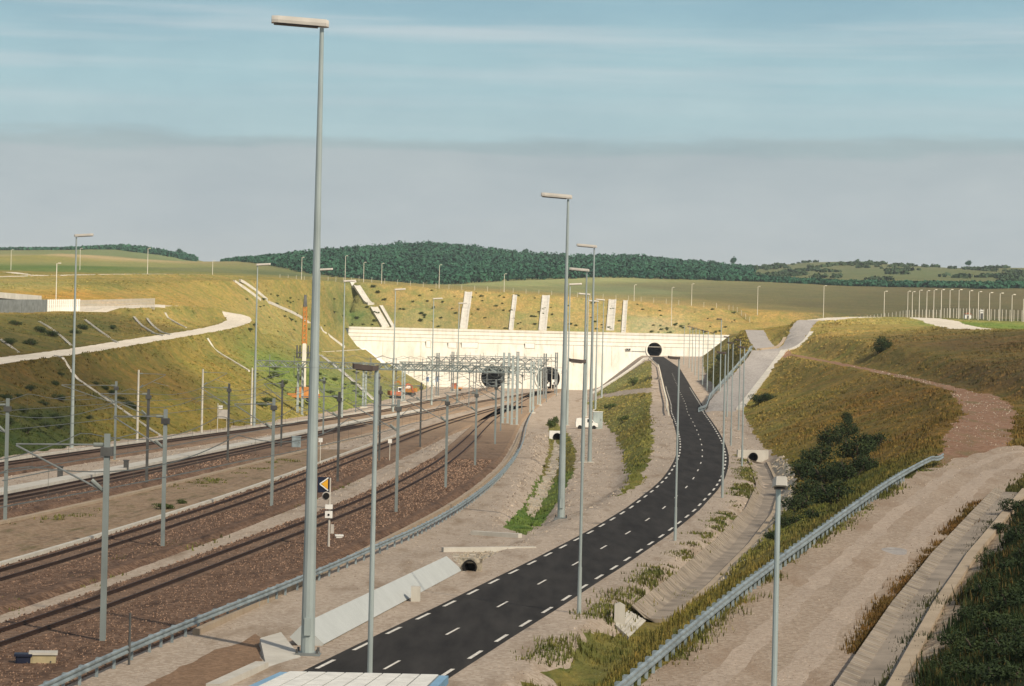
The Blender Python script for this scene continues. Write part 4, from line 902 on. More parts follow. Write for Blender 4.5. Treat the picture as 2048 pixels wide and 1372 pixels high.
wire_fence([W(1882, 638, 655)[:2], W(1960, 645, 610)[:2], W(2060, 656, 562)[:2], W(2200, 660, 540)[:2]], 2.6, 4.0, 'dark wire mesh fence along the long row of lamp posts at the right edge')
wire_fence([W(560, 551, 985)[:2], (-60, 1022), (-20, 1022), (40, 1022), (84, 1022), W(1500, 617, 1000)[:2]], 2.0, 5.0, 'long thin wire fence along the top of the bank above the portal')

# ------------------------------------------------------------------ left terrace: low building, screen, mesh fence
p0, p1 = W(-60, 626, 505), W(88, 626, 540)
def oriented(a, b): return math.atan2(b[1] - a[1], b[0] - a[0])
a2, b2 = hit(-70, 625), hit(88, 623); ang = oriented(a2, b2); Lb = np.hypot(*(b2 - a2)[:2])
r = empty('terrace_building', (a2[0], a2[1], min(a2[2], b2[2]) - .3), ang, label='low grey flat roofed building behind a dark slatted fence on the left terrace', cat='building')
b = MB(); b.box((0, 1.5, -1), (Lb - 1.2, 9, 2.9)); b.ob('wall', MAT['concrete'], r)
b = MB(); b.box((-1, .6, 3.7), (Lb, 10, 4.9)); b.ob('roof', MAT['concrete'], r)
b = MB(); b.box((-.5, 1.7, 2.9), (Lb - 1.4, 8.8, 3.7)); b.ob('dark_gap', MAT['black'], r)  # black block painted in as the dark gap under the roof
def slats(a, b, hh, m, mp_, name, label, gapw, wd, lift=0.0):
    L = np.hypot(*(b - a)[:2]); r = empty(name, a, oriented(a, b), label=label, cat='fence'); sl = (b[2] - a[2]) / L
    mb = MB()
    for x in np.arange(0, L, gapw): mb.box((x, -.04, sl * x - .2), (x + wd, .04, sl * x + hh + lift))
    mb.ob('slats', m, r); mb = MB()
    for zz in (.35, hh * .55, hh - .25): mb.beam((0, .07, zz), (L, .07, L * sl + zz), .06, .09)
    mb.ob('rails', mp_, r); return r
ya = -1.4; ca, sa = math.cos(ang), math.sin(ang)
off = np.array([-sa, ca, 0])
slats(a2 - off * .6, b2 - off * .6, 2.6, MAT['steel_grey'], MAT['steel_grey'], 'slatted_fence', 'dark grey slatted fence in front of the low building at the left edge', .42, .27)
c2 = hit(158, 621.5)
slats(b2 + np.array([.3, 0, 0]), c2, 2.6, MAT['white'], MAT['pale_post'], 'slatted_screen', 'white slatted screen between the dark fence and the grey mesh on the left terrace', .95, .62)
d2 = hit(310, 617.5)
slats(c2 + np.array([.3, 0, 0]), d2, 2.4, MAT['lamp_body'], MAT['steel_grey'], 'mesh_fence', 'grey mesh fence right of the white slatted screen on the left terrace', .26, .10)

# ------------------------------------------------------------------ concrete drains on the slopes
NDR = 0
def drain(a, b, wd, label, m='concrete', mid=None, proud=.2):
    pts = [hit(*a)[:2]] + ([hit(*q)[:2] for q in (mid or [])]) + [hit(*b)[:2]]
    p = drape(resample(pts, 2.5)); base = p[0].copy(); proud += .25 * (p[0][1] > 700)
    v, f = sweep(p - base, [(-wd / 2, -.5), (-wd / 2, proud + .12), (-wd * .34, proud + .12), (-wd * .2, proud), (wd * .2, proud), (wd * .34, proud + .12), (wd / 2, proud + .12), (wd / 2, -.5)])
    o = mesh_obj('concrete_drain', v, f, MAT[m]); o.location = tuple(map(float, base)); return tag(o, label, 'drain', 'concrete drains down the slopes')
BK = 'concrete strip on the bank above the portal, '
for a, b, w, l in [((706, 566), (742, 612), 2.6, BK + 'upper part of the leftmost one'), ((748, 618), (771, 657), 3.0, BK + 'lower part of the leftmost one'), ((762, 616), (786, 657), 1.3, 'narrow concrete strip just right of the lowest left strip above the portal'),
                   ((937, 587), (927, 661), 2.9, BK + 'wide one above the left rail tunnel'), ((1030, 593), (1022, 662), 1.7, BK + 'narrow one between the two rail tunnels'), ((1092, 594), (1085, 663), 3.0, BK + 'wide one above the right rail tunnel'),
                   ((1225, 602), (1220, 665), 3.0, BK + 'wide one near the road tunnel'), ((1251, 604), (1247, 666), 1.7, BK + 'narrow one near the road tunnel')]:
    drain(a, b, w, l)
LS = 'thin pale drain down the left slope, '
for a, b, l in [((0, 680), (38, 707), LS + 'above the pale track at the left edge'), ((78, 644), (143, 693), LS + 'above the pale track behind the nearest pale mast'), ((170, 640), (236, 686), LS + 'above the track, right of the nearest pale mast'),
                ((268, 634), (328, 672), LS + 'left one of two close together above the track'), ((294, 637), (342, 670), LS + 'right one of two close together above the track'), ((330, 628), (372, 656), LS + 'nearest the bend of the track'),
                ((110, 712), (320, 872), LS + 'long one below the track at the left'), ((415, 678), (498, 742), LS + 'below the bend of the pale track'), ((640, 712), (745, 800), 'white drain descending from the berm to the machines by the tracks'),
                ((468, 563), (520, 600), LS + 'left of the pair at its top'), ((480, 561), (533, 600), LS + 'right of the pair at its top'), ((535, 604), (630, 660), LS + 'below the pair at the top of the slope'), ((640, 655), (688, 694), LS + 'short one behind the thick mast')]:
    drain(a, b, .42 if a[0] < 460 else (.9 if a[1] > 700 else .8), l, proud=.06)
drain((724, 699), (766, 727), 2.2, 'wide white drain at the left foot of the portal wall', 'white')
drain((1185, 789), (1302, 718), 1.0, 'pale kerb along the top of the grass wedge below the road tunnel')
pl, hw, _ = PATHS['service_ramp']
k = drape(offset(pl, 3.1)[4:]); sweep_thing('ramp_kerb', k, [(-.5, -.3), (-.5, .25), (.5, .25), (.5, -.3)], MAT['concrete'], 'pale concrete kerb along the right side of the lower grey ramp', 'kerb')
pl, hw, _ = PATHS['upper_ramp']
k = drape(offset(pl, 2.6)[4:30]); sweep_thing('ramp_kerb', k, [(-.4, -.3), (-.4, .2), (.4, .2), (.4, -.3)], MAT['concrete'], 'pale kerb along the right side of the upper grey ramp', 'kerb')
k = drape(offset(pl, -2.6)[4:30]); sweep_thing('ramp_kerb', k, [(-.3, -.3), (-.3, .3), (.3, .3), (.3, -.3)], MAT['concrete_brown'], 'darker kerb along the left side of the upper grey ramp', 'kerb')

# ------------------------------------------------------------------ guardrails
WB = [(-.01, .42), (.07, .46), (.07, .52), (.0, .57), (.0, .60), (.07, .65), (.07, .71), (-.01, .75), (-.03, .71), (-.03, .46)]
def guardrail(line, label, post_step, back=1, mat='zinc_blue', scale=1.0, end=True):
    p = drape(line); base = p[0].copy(); r = empty('guardrail', base, label=label, cat='guardrail', group='steel guardrails'); q = p - base
    v, f = sweep(q, [(o * back * scale, z * scale) for o, z in (WB if back > 0 else WB[::-1])]); mesh_obj('rail', v, f, MAT[mat], r)
    ps = resample(q, post_step); t = np.gradient(ps[:, :2], axis=0); t /= np.linalg.norm(t, axis=1)[:, None]
    for a, d in list(zip(ps, t))[:96]:
        n = np.array([d[1], -d[0], 0]) * -back; c = a + n * .17
        b = MB(); b.beam(c + [0, 0, -.3], c + [0, 0, .70], .11, .08); b.beam(a + n * .02 + [0, 0, .62], c + n * .02 + [0, 0, .62], .1, .22); b.ob('post', MAT[mat], r)
    return r
GL = smooth([(-16.6, 78), (-15.6, 88.8), (-14.8, 98.1), (-13.6, 109.5), (-10.4, 134.4), (-7.9, 156.7), (-5.3, 180), (-2.8, 214.8), (-.5, 262.7), (1.7, 338.9), (2.9, 464), (5.5, 600)], 3.0, 2)
guardrail(np.column_stack([GL, np.zeros(len(GL))]), 'long steel guardrail between the tracks and the gravel yard', 6.0, back=1)
GR = smooth(GUARD[1:][:, :2].tolist() if False else [(p[0], p[1]) for p in GUARD], 1.5, 2)
guardrail(np.column_stack([GR, np.zeros(len(GR))]), 'steel guardrail with many posts along the near gravel track', 2.0, back=1)
pl, hw, _ = PATHS['service_ramp']; k = offset(pl, -3.0)[3:]
guardrail(k, 'steel guardrail along the left side of the lower grey ramp', 4.0, back=1, scale=1.1)
k = [(RX(y) - 3.3, y) for y in np.arange(395, 900, 8.0)]
guardrail(np.column_stack([k, np.zeros(len(k))]), 'pale guardrail along the left side of the road up to the road tunnel', 6.0, back=-1, mat='pale_post')

# ------------------------------------------------------------------ signal and lineside things
g = G(657, 1101)
r = empty('track_signal', g, label='white railway signal post with a yellow triangle board and a round black lamp', cat='railway signal')
b = MB(); b.tube((0, 0, 0), (0, 0, 4.45), .075, .06, 10); b.box((-.2, -.2, -.1), (.2, .2, .08)); b.ob('post', MAT['lamp_body'], r)
b = MB(); b.prism([(-.12, 3.75), (-.12, 4.38), (-.52, 4.07)], -.12, -.08); b.ob('triangle_board', MAT['yellow'], r)
b = MB()
for q0, q1 in (((-.10, 3.68), (-.62, 4.07)), ((-.62, 4.07), (-.10, 4.46))): b.beam((q0[0], -.11, q0[1]), (q1[0], -.11, q1[1]), .05, .07)
b.ob('board_border', MAT['white'], r)
b = MB(); b.prism([(-.02, 3.55), (-.02, 4.50), (-.75, 4.50), (-.75, 3.55)], -.07, -.05); b.ob('backing', MAT['navy'], r)
b = MB(); b.tube((-.2, -.16, 3.35), (-.2, .1, 3.35), .26, n=20); hd = b.ob('lamp_disc', MAT['lamp_body'], r)
b = MB(); b.tube((-.2, -.26, 3.35), (-.2, -.165, 3.35), .2, n=20); b.ob('lens', MAT['black'], hd)
for z0, z1, w in ((2.55, 2.82, .22), (2.0, 2.42, .22)): b = MB(); b.box((-w - .03, -.2, z0), (w - .03, .12, z1)); o = b.ob('white_plate', MAT['white'], r)
b = MB(); b.tube((-.03, -.225, 2.2), (-.03, -.20, 2.2), .07, n=10); b.ob('number_dot', MAT['black'], o)
b = MB(); b.box((.1, -.1, 1.05), (.3, .1, 1.6)); b.ob('junction_box', MAT['lamp_body'], r)
def small_box(p, s, m, label, cat, name, lid=None, rz=.15, parts=True):
    r = empty(name, (p[0], p[1], h(p[0], p[1])), rz, label=label, cat=cat)
    b = MB(); b.box((-s[0] / 2, -s[1] / 2, -.1), (s[0] / 2, s[1] / 2, s[2])); b.ob('body', MAT[m], r)
    b = MB(); b.box((-s[0] / 2 - .06, -s[1] / 2 - .06, s[2]), (s[0] / 2 + .06, s[1] / 2 + .06, s[2] + .09)); b.ob('lid', MAT[lid or m], r)
    b = MB(); b.box((-s[0] * .42, -s[1] / 2 - .02, s[2] * .12), (s[0] * .42, -s[1] / 2 + .01, s[2] * .9)); d = b.ob('door', MAT[m], r)
    b = MB(); b.box((s[0] * .28, -s[1] / 2 - .06, s[2] * .5), (s[0] * .33, -s[1] / 2 - .02, s[2] * .6)); b.ob('handle', MAT['steel_dark'], d)
    return r
g = G(678, 1083); small_box(g, (.42, .35, .35), 'white', 'small white lineside box just right of the signal post', 'lineside box', 'lineside_box')
g = G(86, 1337); small_box(g, (.95, .7, .55), 'tan', 'tan concrete box with a pale lid at the lower left corner', 'cable box', 'cable_box', 'concrete')
g = G(46, 1338); small_box(g, (.55, .5, .5), 'navy', 'dark navy box beside the tan concrete box at the lower left corner', 'cable box', 'cable_box')
g = G(1195, 858); small_box(g, (1.6, 1.2, 2.9), 'zinc', 'tall grey equipment cabinet with a pale top behind the two close masts', 'cabinet', 'equipment_cabinet', 'white', 0.05)
g = G(447, 868); 
r = empty('track_board', g, label='white framed board on thin posts between the two far tracks', cat='sign')
b = MB(); b.tube((-.9, 0, 0), (-.9, 0, 4.4), .06, n=6); b.ob('post', MAT['pale_post'], r); b = MB(); b.tube((.4, 0, 0), (.4, 0, 2.3), .04, n=6); b.ob('post', MAT['pale_post'], r)
b = MB(); b.box((-.8, -.06, 2.2), (.55, .06, 3.5)); b.ob('board', MAT['lamp_body'], r)
b = MB(); b.box((-.78, -.08, 3.6), (-.2, .06, 4.1)); b.ob('upper_plate', MAT['white'], r)
g = G(592, 898); small_box(g, (1.1, .8, 1.5), 'zinc_blue', 'grey lineside cabinet left of the thick mast between the middle tracks', 'cabinet', 'lineside_cabinet')
for px, py, l in [(640, 930, 'white marker post by the second track, behind the thick mast'), (779, 925, 'white marker post between the near tracks, right of the nearest road lamp'), (258, 1330, 'thin dark marker post beside the long guardrail')]:
    g = G(px, py); hh = 2.6 if px < 700 and px > 300 else (2.3 if px > 700 else 2.0)
    r = empty('marker_post', g, label=l, cat='marker post'); b = MB(); b.tube((0, 0, -.1), (0, 0, hh), .05, .045, 8); b.ob('post', MAT['pale_post'] if px > 300 else MAT['steel_dark'], r)
    if px > 300: b = MB(); b.box((-.22, -.04, hh - .15), (.22, .04, hh + .3)); b.ob('plate', MAT['white'], r)
for i, (px, py, l) in enumerate([(252, 944, 'dark low rail cabinet on the ballast behind the pale walkway'), (120, 958, 'dark bent bracket on the far ballast, left of the nearest catenary masts')]):
    g = G(px, py); small_box(g, (.5, .4, 1.1), 'steel_dark', l, 'cabinet', 'rail_cabinet')

# ------------------------------------------------------------------ tiled cabin roof at the bottom edge
t0, t1, b0, b1 = W(560, 1340, 75), W(897, 1352, 75), W(452, 1385, 69.5), W(848, 1385, 69.5)
r = empty('roadside_cabin', (t0[0], t0[1], 0), label='flat roofed cabin with pale tiled roof and blue edging at the bottom of the picture', cat='cabin')
o = np.array([t0[0], t0[1], 0]); zt = (t0[2] + t1[2]) / 2
A, B = t0 - o, t1 - o; dv = (b0 - t0); dv = dv / abs(dv[1]) * 9.0; dv[2] = 0; dw = (b1 - t1); dw = dw / abs(dw[1]) * 9.0; dw[2] = 0
A[2] = B[2] = zt; C_, D_ = B + dw, A + dv; C_[2] = D_[2] = zt
ins = lambda p, q, k: p + (q - p) * k
def slab(mb, P, z0, z1): mb.add([(p[0], p[1], zt + z0) for p in P] + [(p[0], p[1], zt + z1) for p in P], [(3, 2, 1, 0), (4, 5, 6, 7), (0, 1, 5, 4), (1, 2, 6, 5), (2, 3, 7, 6), (3, 0, 4, 7)])
mb = MB(); slab(mb, [ins(D_, C_, .058), ins(D_, C_, .952), ins(A, B, .947), ins(A, B, .053)], -.06, -.008); mb.ob('tile_bed', MAT['steel_grey'], r)
mb = MB(); slab(mb, [D_, C_, B, A], -.25, -.02); mb.ob('roof_edge', MAT['roof_blue'], r)
In = [ins(D_, C_, .06), ins(D_, C_, .95), ins(A, B, .945), ins(A, B, .055)]; In[2] = In[2] * 1; 
mb = MB(); nu, nv = 8, 20
for i in range(nu):
    for j in range(nv):
        f = lambda u, v: ins(ins(In[3], In[2], u), ins(In[0], In[1], u), v)
        e = .035; eu = .006; ev = .004
        P = [f(i / nu + eu, (j + 1) / nv - ev), f((i + 1) / nu - eu, (j + 1) / nv - ev), f((i + 1) / nu - eu, j / nv + ev), f(i / nu + eu, j / nv + ev)]
        slab(mb, P, -.018, .012)
mb.ob('roof_tiles', simple('roof_tile', (.72, .70, .64), .7, var=.12, scale=2.5), r)
mb = MB(); Wl = [ins(D_, C_, .07), ins(D_, C_, .93), ins(A, B, .93) + dw * .05, ins(A, B, .07) + dv * .05]; mb.add([(p[0], p[1], -.3) for p in Wl] + [(p[0], p[1], zt - .25) for p in Wl], [(3, 2, 1, 0), (4, 5, 6, 7), (0, 1, 5, 4), (1, 2, 6, 5), (2, 3, 7, 6), (3, 0, 4, 7)])
mb.ob('wall', MAT['white'], r)

# ------------------------------------------------------------------ culvert aprons, channels, headwalls
def quad_slab(name, P, th, m, label, cat, cuts=0):
    P = [np.array(p, float) for p in P]; o = P[0].copy(); n = np.cross(P[1] - P[0], P[3] - P[0]); n /= np.linalg.norm(n); n = n if n[2] > 0 else -n
    r = empty(name, o, label=label, cat=cat); mb = MB()
    mb.add([p - o for p in P] + [p - o - n * th for p in P], [(0, 1, 2, 3), (7, 6, 5, 4), (0, 4, 5, 1), (1, 5, 6, 2), (2, 6, 7, 3), (3, 7, 4, 0)])
    mb.ob('slab', m, r)
    for i in range(1, cuts):
        k = i / cuts; a, b = ins(P[0], P[1], k) - o, ins(P[3], P[2], k) - o; c = MB(); c.beam(a + n * .012, b + n * .012, .05, .03); c.ob('joint', MAT['concrete'], r)
    return r
ap = [G(648, 1288, .12), G(925, 1140, .12), G(893, 1112, .95), G(606, 1247, .95)]
rr = quad_slab('concrete_apron', ap, .8, MAT['concrete_blue'], 'long smooth pale concrete apron left of the road, between the thick mast and the culvert', 'apron')
o_ = np.array(rr.location); cb = MB(); q0, q1 = G(820, 1206, .1) - o_, G(842, 1196, .1) - o_; cb.beam((q0 + q1) / 2 + [0, 0, -.1], (q0 + q1) / 2 + [0, 0, .7], .45, .5); cb.ob('step_block', MAT['concrete'], rr)
ap2 = [G(533, 1335, .06), G(602, 1314, .06), G(562, 1264, .3), G(520, 1276, .3)]
quad_slab('concrete_apron', ap2, .8, MAT['concrete'], 'short grey concrete apron left of the foot of the thick mast', 'apron')
def headwall(c, w, hh, rp, label, yaw=0.0, z=None, m='concrete', zc=None):
    z = h(c[0], c[1]) if z is None else z
    r = empty('culvert_headwall', (c[0], c[1], z), yaw, label=label, cat='culvert'); zc = rp + .1 if zc is None else zc
    n = 24; V = []; mb = MB()
    P = [Vector((x, zz)) for x, zz in ((-w / 2, -.6), (w / 2, -.6), (w / 2, hh), (-w / 2, hh))] + [Vector((rp * math.cos(2 * math.pi * i / n), zc + rp * math.sin(2 * math.pi * i / n))) for i in range(n)]
    vo, _, fo, *_ = delaunay_2d_cdt(P, [(0, 1), (1, 2), (2, 3), (3, 0)] + [(4 + i, 4 + (i + 1) % n) for i in range(n)], [], 0, 1e-5)
    fs = [f for f in fo if math.hypot(sum(vo[i].x for i in f) / 3, sum(vo[i].y for i in f) / 3 - zc) > rp * .99 and abs(sum(vo[i].x for i in f) / 3) < w / 2]
    mb.add([(v.x, 0, v.y) for v in vo], fs); mb.box((-w / 2, .01, hh - .25), (w / 2, .45, hh + .02)); mb.box((-w / 2, .01, -.6), (-w / 2 + .2, .45, hh)); mb.box((w / 2 - .2, .01, -.6), (w / 2, .45, hh))
    mb.ob('wall', MAT[m], r)
    V = [(rr_ * math.cos(2 * math.pi * i / n), y, zc + rr_ * math.sin(2 * math.pi * i / n)) for y, rr_ in ((-.12, rp + .1), (-.12, rp), (.5, rp)) for i in range(n)]
    Fs = [(k * n + i, k * n + (i + 1) % n, (k + 1) * n + (i + 1) % n, (k + 1) * n + i) for k in range(2) for i in range(n)] + [tuple(range(2 * n, 3 * n))]
    mesh_obj('pipe', V, Fs, MAT['black'] if rp > .3 else MAT['concrete'], r)
    return r
g = G(940, 1146, 0); headwall(g, 1.15, .85, .33, 'round culvert pipe mouth in stones at the upper end of the concrete apron', -.25, z=-.05, zc=.38, m='rubble')
g = G(1114, 884, -.9); headwall((g[0], g[1]), 2.4, 2.0, .55, 'white headwall with a round black pipe at the head of the grassy ditch', .1, z=-1.2, m='white', zc=1.05)
g = W(1505, 962, 283); headwall((g[0], g[1]), 3.4, 1.5, .42, 'grey headwall with a round black pipe at the far end of the roadside channel', .15, z=h(g[0], g[1]) - .2, zc=.75)
# ribbed roadside channel and the one beside the near gravel track
MAT['ledge'] = streaked('ledge_concrete', (.43, .345, .245), (.30, .23, .155), .9, .35)
MAT['rib'] = simple('rib_concrete', (.35, .30, .24), .9, var=.3, scale=1.0)
MAT['chan'] = simple('channel_concrete', (.27, .225, .175), .9, var=.35, scale=.6)
def channel(line, wl, wd, label, m='concrete_brown', rise=.75, step=.55):
    p = resample(line, step); p = drape(p, .06); base = p[0].copy(); q = p - base; r = empty('drain_channel', base, label=label, cat='drain channel', group='concrete roadside channels')
    v, f = sweep(q, [(-wd, rise - .12), (-wd, rise), (-wd * .42, .12), (wd * .42, .12), (wd * .62, .30), (wd * .62, .05), (0, -.1)]); mesh_obj('channel', v, f, MAT['chan'], r)
    v, f = sweep(q, [(wd * .64, -.1), (wd * .64, .36), (wd * 1.1, .36), (wd * 1.1, -.1)]); mesh_obj('edge_kerb', v, f, MAT['ledge'], r)
    t = np.gradient(q[:, :2], axis=0); t /= np.linalg.norm(t, axis=1)[:, None]; mb = MB()
    for i in range(0, len(q), 2):
        n = np.array([t[i, 1], -t[i, 0], 0]); mb.beam(q[i] - n * wd * .98 + [0, 0, rise + .02], q[i] - n * wd * .44 + [0, 0, .15], .12, .06)
    tag(mb.ob('ribs', MAT['rib'], r), kind='stuff'); return r
cl = [( (np.interp(y, DL[:, 1], DL[:, 0]) + np.interp(y, DR[:, 1], DR[:, 0])) / 2 - .1, y) for y in range(130, 282, 3)]
channel(cl, 0, 1.25, 'ribbed brown concrete channel beside the road, between the stone post and the far pipe')
cl = [(gy(y, 0) + 7.0, y) for y in np.arange(46, 150, 3.0)]
channel(cl, 0, .95, 'concrete channel along the right side of the near gravel track', rise=.3)
q = cl[0]
ca_ = (np.interp(130, DL[:, 1], DL[:, 0]), 130.0)
c0 = [hit(1230, 1254), hit(1258, 1280), hit(1292, 1246), hit(1256, 1226)]
quad_slab('channel_apron', [p + [0, 0, .12] for p in c0], .5, MAT['concrete'], 'pale concrete apron at the near end of the ribbed roadside channel', 'apron', cuts=5)
g = G(1239, 1238, -.15); r = empty('stone_post', (g[0], g[1], h(g[0], g[1]) - .1), label='short grey concrete post at the near end of the ribbed channel', cat='post')
b = MB(); b.box((-.27, -.2, -.2), (.27, .2, 1.0), .92); b.ob('shaft', MAT['concrete'], r); b = MB(); b.prism([(-.25, 1.0), (.25, 1.0), (.25, 1.06), (.0, 1.2), (-.25, 1.1)], -.18, .18); b.ob('cap', MAT['concrete'], r)
for a, b_, w_, l in [((425, 1384), (524, 1338), .5, 'yellowish kerb beside the tiled cabin roof at the bottom edge'), ((945, 1070), (1040, 1076), .5, 'low pale concrete beam lying on the gravel before the grassy ditch'), ((885, 1104), (1070, 1102), .35, 'long thin concrete kerb above the culvert pipe')]:
    p0, p1 = G(*a), G(*b_); r = empty('concrete_beam', p0, label=l, cat='beam', group='concrete beams on the gravel'); m_ = MB(); m_.beam((0, 0, .12), p1 - p0 + [0, 0, .12], w_, .34); m_.ob('beam', MAT['concrete'], r)

# ------------------------------------------------------------------ machines
def wheel(mb, c, r, w, ax=1):
    a = np.array(c, float); d = np.array([0, w / 2, 0]) if ax else np.array([w / 2, 0, 0]); mb.tube(a - d, a + d, r, n=14)
def excavator(x, y, rz, m, label, k=1.0):
    r = empty('excavator', (x, y, h(x, y)), rz, label=label, cat='excavator', group='machines by the portal'); r.scale = (k, k, k)
    for s in (-1, 1):
        b = MB(); b.prism([(-1.9, .1), (-1.6, .75), (1.6, .75), (1.9, .1), (1.6, 0), (-1.6, 0)], s * 1.1 - .3, s * 1.1 + .3); b.ob('crawler_track', MAT['rubber'], r)
    b = MB(); b.box((-1.9, -1.3, .85), (1.2, 1.3, 1.9), .95); b.box((-2.3, -1.2, .9), (-1.9, 1.2, 2.1)); b.ob('body', m, r)
    b = MB(); b.box((-.2, -1.3, 1.9), (1.3, -.1, 3.1), .88); c = b.ob('cab', MAT['white'], r)
    b = MB(); b.box((-.05, -1.33, 2.15), (1.15, -1.2, 2.9)); b.ob('window', MAT['glass'], c); b = MB(); b.box((1.15, -1.15, 2.1), (1.3, -.3, 2.9)); b.ob('window', MAT['glass'], c)
    b = MB(); b.beam((1.0, .4, 1.6), (3.0, .4, 4.0), .4, .5); b.beam((3.0, .4, 4.0), (4.4, .4, 3.4), .38, .45); b.ob('boom', m, r)
    b = MB(); b.beam((4.3, .4, 3.5), (4.7, .4, 1.6), .34, .4); b.ob('arm', m, r)
    b = MB(); b.prism([(4.3, 1.6), (5.1, 1.5), (5.0, .7), (4.3, .5), (4.1, 1.1)], 0, .9); b.ob('bucket', MAT['steel_dark'], r)
    return r
g = G(790, 797); excavator(g[0] + .5, g[1], .4, MAT['red'], 'red orange excavator by the far tracks in front of the left end of the wall', 1.0)
g = G(817, 790); excavator(g[0], g[1], 2.9, MAT['orange'], 'orange excavator with pale cab standing right of the red one by the tracks', 1.0)
g = G(918, 782); r = empty('work_trolley', (g[0] - 1, g[1], 0), .1, label='pale orange work trolley beside the left rail tunnel', cat='trolley', group='machines by the portal')
b = MB(); b.box((-2, -1, .7), (2, 1, 1.2)); b.ob('deck', MAT['orange'], r); b = MB(); b.box((-1.8, -.9, 1.2), (.2, .9, 2.6), .9); b.ob('cab', MAT['red'], r)
for sx in (-1.3, 1.3): b = MB(); wheel(b, (sx, 0, .38), .38, 2.0); b.ob('wheel', MAT['rubber'], r)
for i, (px, w, hh, l, d) in enumerate([(853, 1.8, 2.2, 'small blue and white notice board on posts left of the rail tunnels', 0), (872, 2.6, 2.4, 'larger blue and white notice board on posts left of the rail tunnels', 1)]):
    p = W(px, 770, 930); r = empty('notice_board', (p[0], 930, 0), label=l, cat='sign', group='blue and white notice boards')
    for s in (-1, 1): b = MB(); b.tube((s * w * .4, 0, -.2), (s * w * .4, 0, 4.4), .08, n=6); b.ob('post', MAT['pale_post'], r)
    b = MB(); b.box((-w / 2, -.1, 1.9), (w / 2, 0, 1.9 + hh)); b.ob('panel', MAT['white'], r)
    b = MB(); b.box((-w * .1, -.12, 2.3), (w * .44, -.10, 1.8 + hh)); b.ob('blue_panel', MAT['blue'], r)
# white boxes in front of the right tunnel
for px, py, w, hh, l in [(1095, 782, 1.3, 2.2, 'white signal box left one of two before the right rail tunnel'), (1108, 782, 1.5, 2.6, 'white signal box right one of two before the right rail tunnel')]:
    p = W(px, py, 955); r = empty('tunnel_signal', (p[0], 955, 0), label=l, cat='railway signal', group='white signals at the right rail tunnel')
    b = MB(); b.tube((0, 0, 0), (0, 0, 3.4), .09, n=7); b.ob('post', MAT['pale_post'], r)
    b = MB(); b.box((-w / 2, -.3, 2.0 if px > 1100 else 1.3), (w / 2, .2, 2.0 + hh * .7 if px > 1100 else 1.3 + hh * .7)); o = b.ob('board', MAT['white'], r)
    b = MB(); b.tube((0, -.4, 2.6), (0, -.3, 2.6), .3, n=12); b.ob('lamp', MAT['black'], o)
for px, l in [(1083, 'thin pale post left of the right rail tunnel centre'), (1103, 'thin pale post at the right rail tunnel centre')]:
    p = W(px, 780, 940); r = empty('tunnel_post', (p[0], 940, 0), label=l, cat='post', group='posts at the right rail tunnel'); b = MB(); b.tube((0, 0, 0), (0, 0, 8.5), .16, .12, n=8); b.ob('post', MAT['pale_post'], r); b = MB(); b.box((-.3, -.3, -.1), (.3, .3, .2)); b.ob('footing', MAT['concrete'], r)
# crane with an orange jib
cx, cy = W(606, 800, 520)[0], 520.0
r = empty('crane', (cx, cy, h(cx, cy)), .2, label='crane with an upright orange jib standing behind the gantry on the left', cat='crane')
b = MB(); b.box((-3.2, -1.2, .9), (3.2, 1.2, 1.7)); b.box((-1.5, -1.1, 1.7), (1.2, 1.1, 3.0), .9); b.ob('chassis', MAT['orange'], r)
b = MB(); b.box((1.6, -1.1, 1.7), (3.0, .2, 3.0), .9); cb = b.ob('cab', MAT['white'], r); b = MB(); b.box((1.7, -1.14, 2.1), (2.8, -1.06, 2.8)); b.ob('window', MAT['glass'], cb)
for sx in (-2.4, -1.2, 1.2, 2.4): b = MB(); wheel(b, (sx, 0, .5), .5, 2.3); b.ob('wheel', MAT['rubber'], r)
b = MB(); b.box((-.45, -.45, 3.0), (.45, .45, 11.6), .85)
b.ob('lower_boom', MAT['pale_post'], r)
b = MB()
for sx in (-.55, .55):
    for sy in (-.45, .45): b.beam((sx * .75, sy * .75, 11.5), (sx * .5, sy * .5, 19.0), .2, .2)
for i in range(8):
    z0, z1 = 11.6 + i * .92, 12.5 + i * .92
    for sy in (-.45, .45): b.beam((-.36, sy * .7, z0), (.36, sy * .7, z1), .14, .14)
    b.box((-.40, -.36, z0), (.40, .36, z0 + .2))
b.ob('jib', MAT['orange'], r)
b = MB(); b.box((-.35, -.5, 18.9), (.35, .5, 21.2), .6); b.ob('jib_head', MAT['steel_dark'], r)
b = MB(); b.box((-1.6, -.3, 9.6), (1.7, .3, 9.9)); b.box((-1.2, -.3, 8.6), (1.3, .3, 8.9))
for sx in (-1.4, -.8, .8, 1.5): b.tube((sx, 0, 8.7), (sx, 0, 11.2), .16, n=6)
b.ob('crossarm', MAT['steel_dark'], r)
# white van by the cabinet
g = G(1172, 858); r = empty('white_van', (g[0], g[1], h(g[0], g[1])), .03, label='small white van parked beyond the two close masts beside the grey cabinet', cat='van')
prof = [(-1.75, .35), (-1.8, 1.0), (-1.7, 1.75), (-1.2, 1.85), (.5, 1.85), (.95, 1.75), (1.35, 1.15), (1.95, 1.0), (2.0, .4)]
b = MB(); b.prism(prof, -.8, .8); bd = b.ob('body', MAT['white'], r)
b = MB(); b.prism([(.15, 1.15), (.15, 1.7), (.85, 1.7), (1.15, 1.15)], -.82, .82); b.ob('side_window', MAT['glass'], bd)
b = MB(); b.beam((-.55, -.81, .45), (-.55, -.81, 1.75), .05, .03); b.ob('door_line', MAT['steel_grey'], bd)
for sx in (-1.1, 1.3):
    for sy in (-.7, .7): b = MB(); wheel(b, (sx, sy, .33), .33, .24); b.ob('wheel', MAT['rubber'], r)
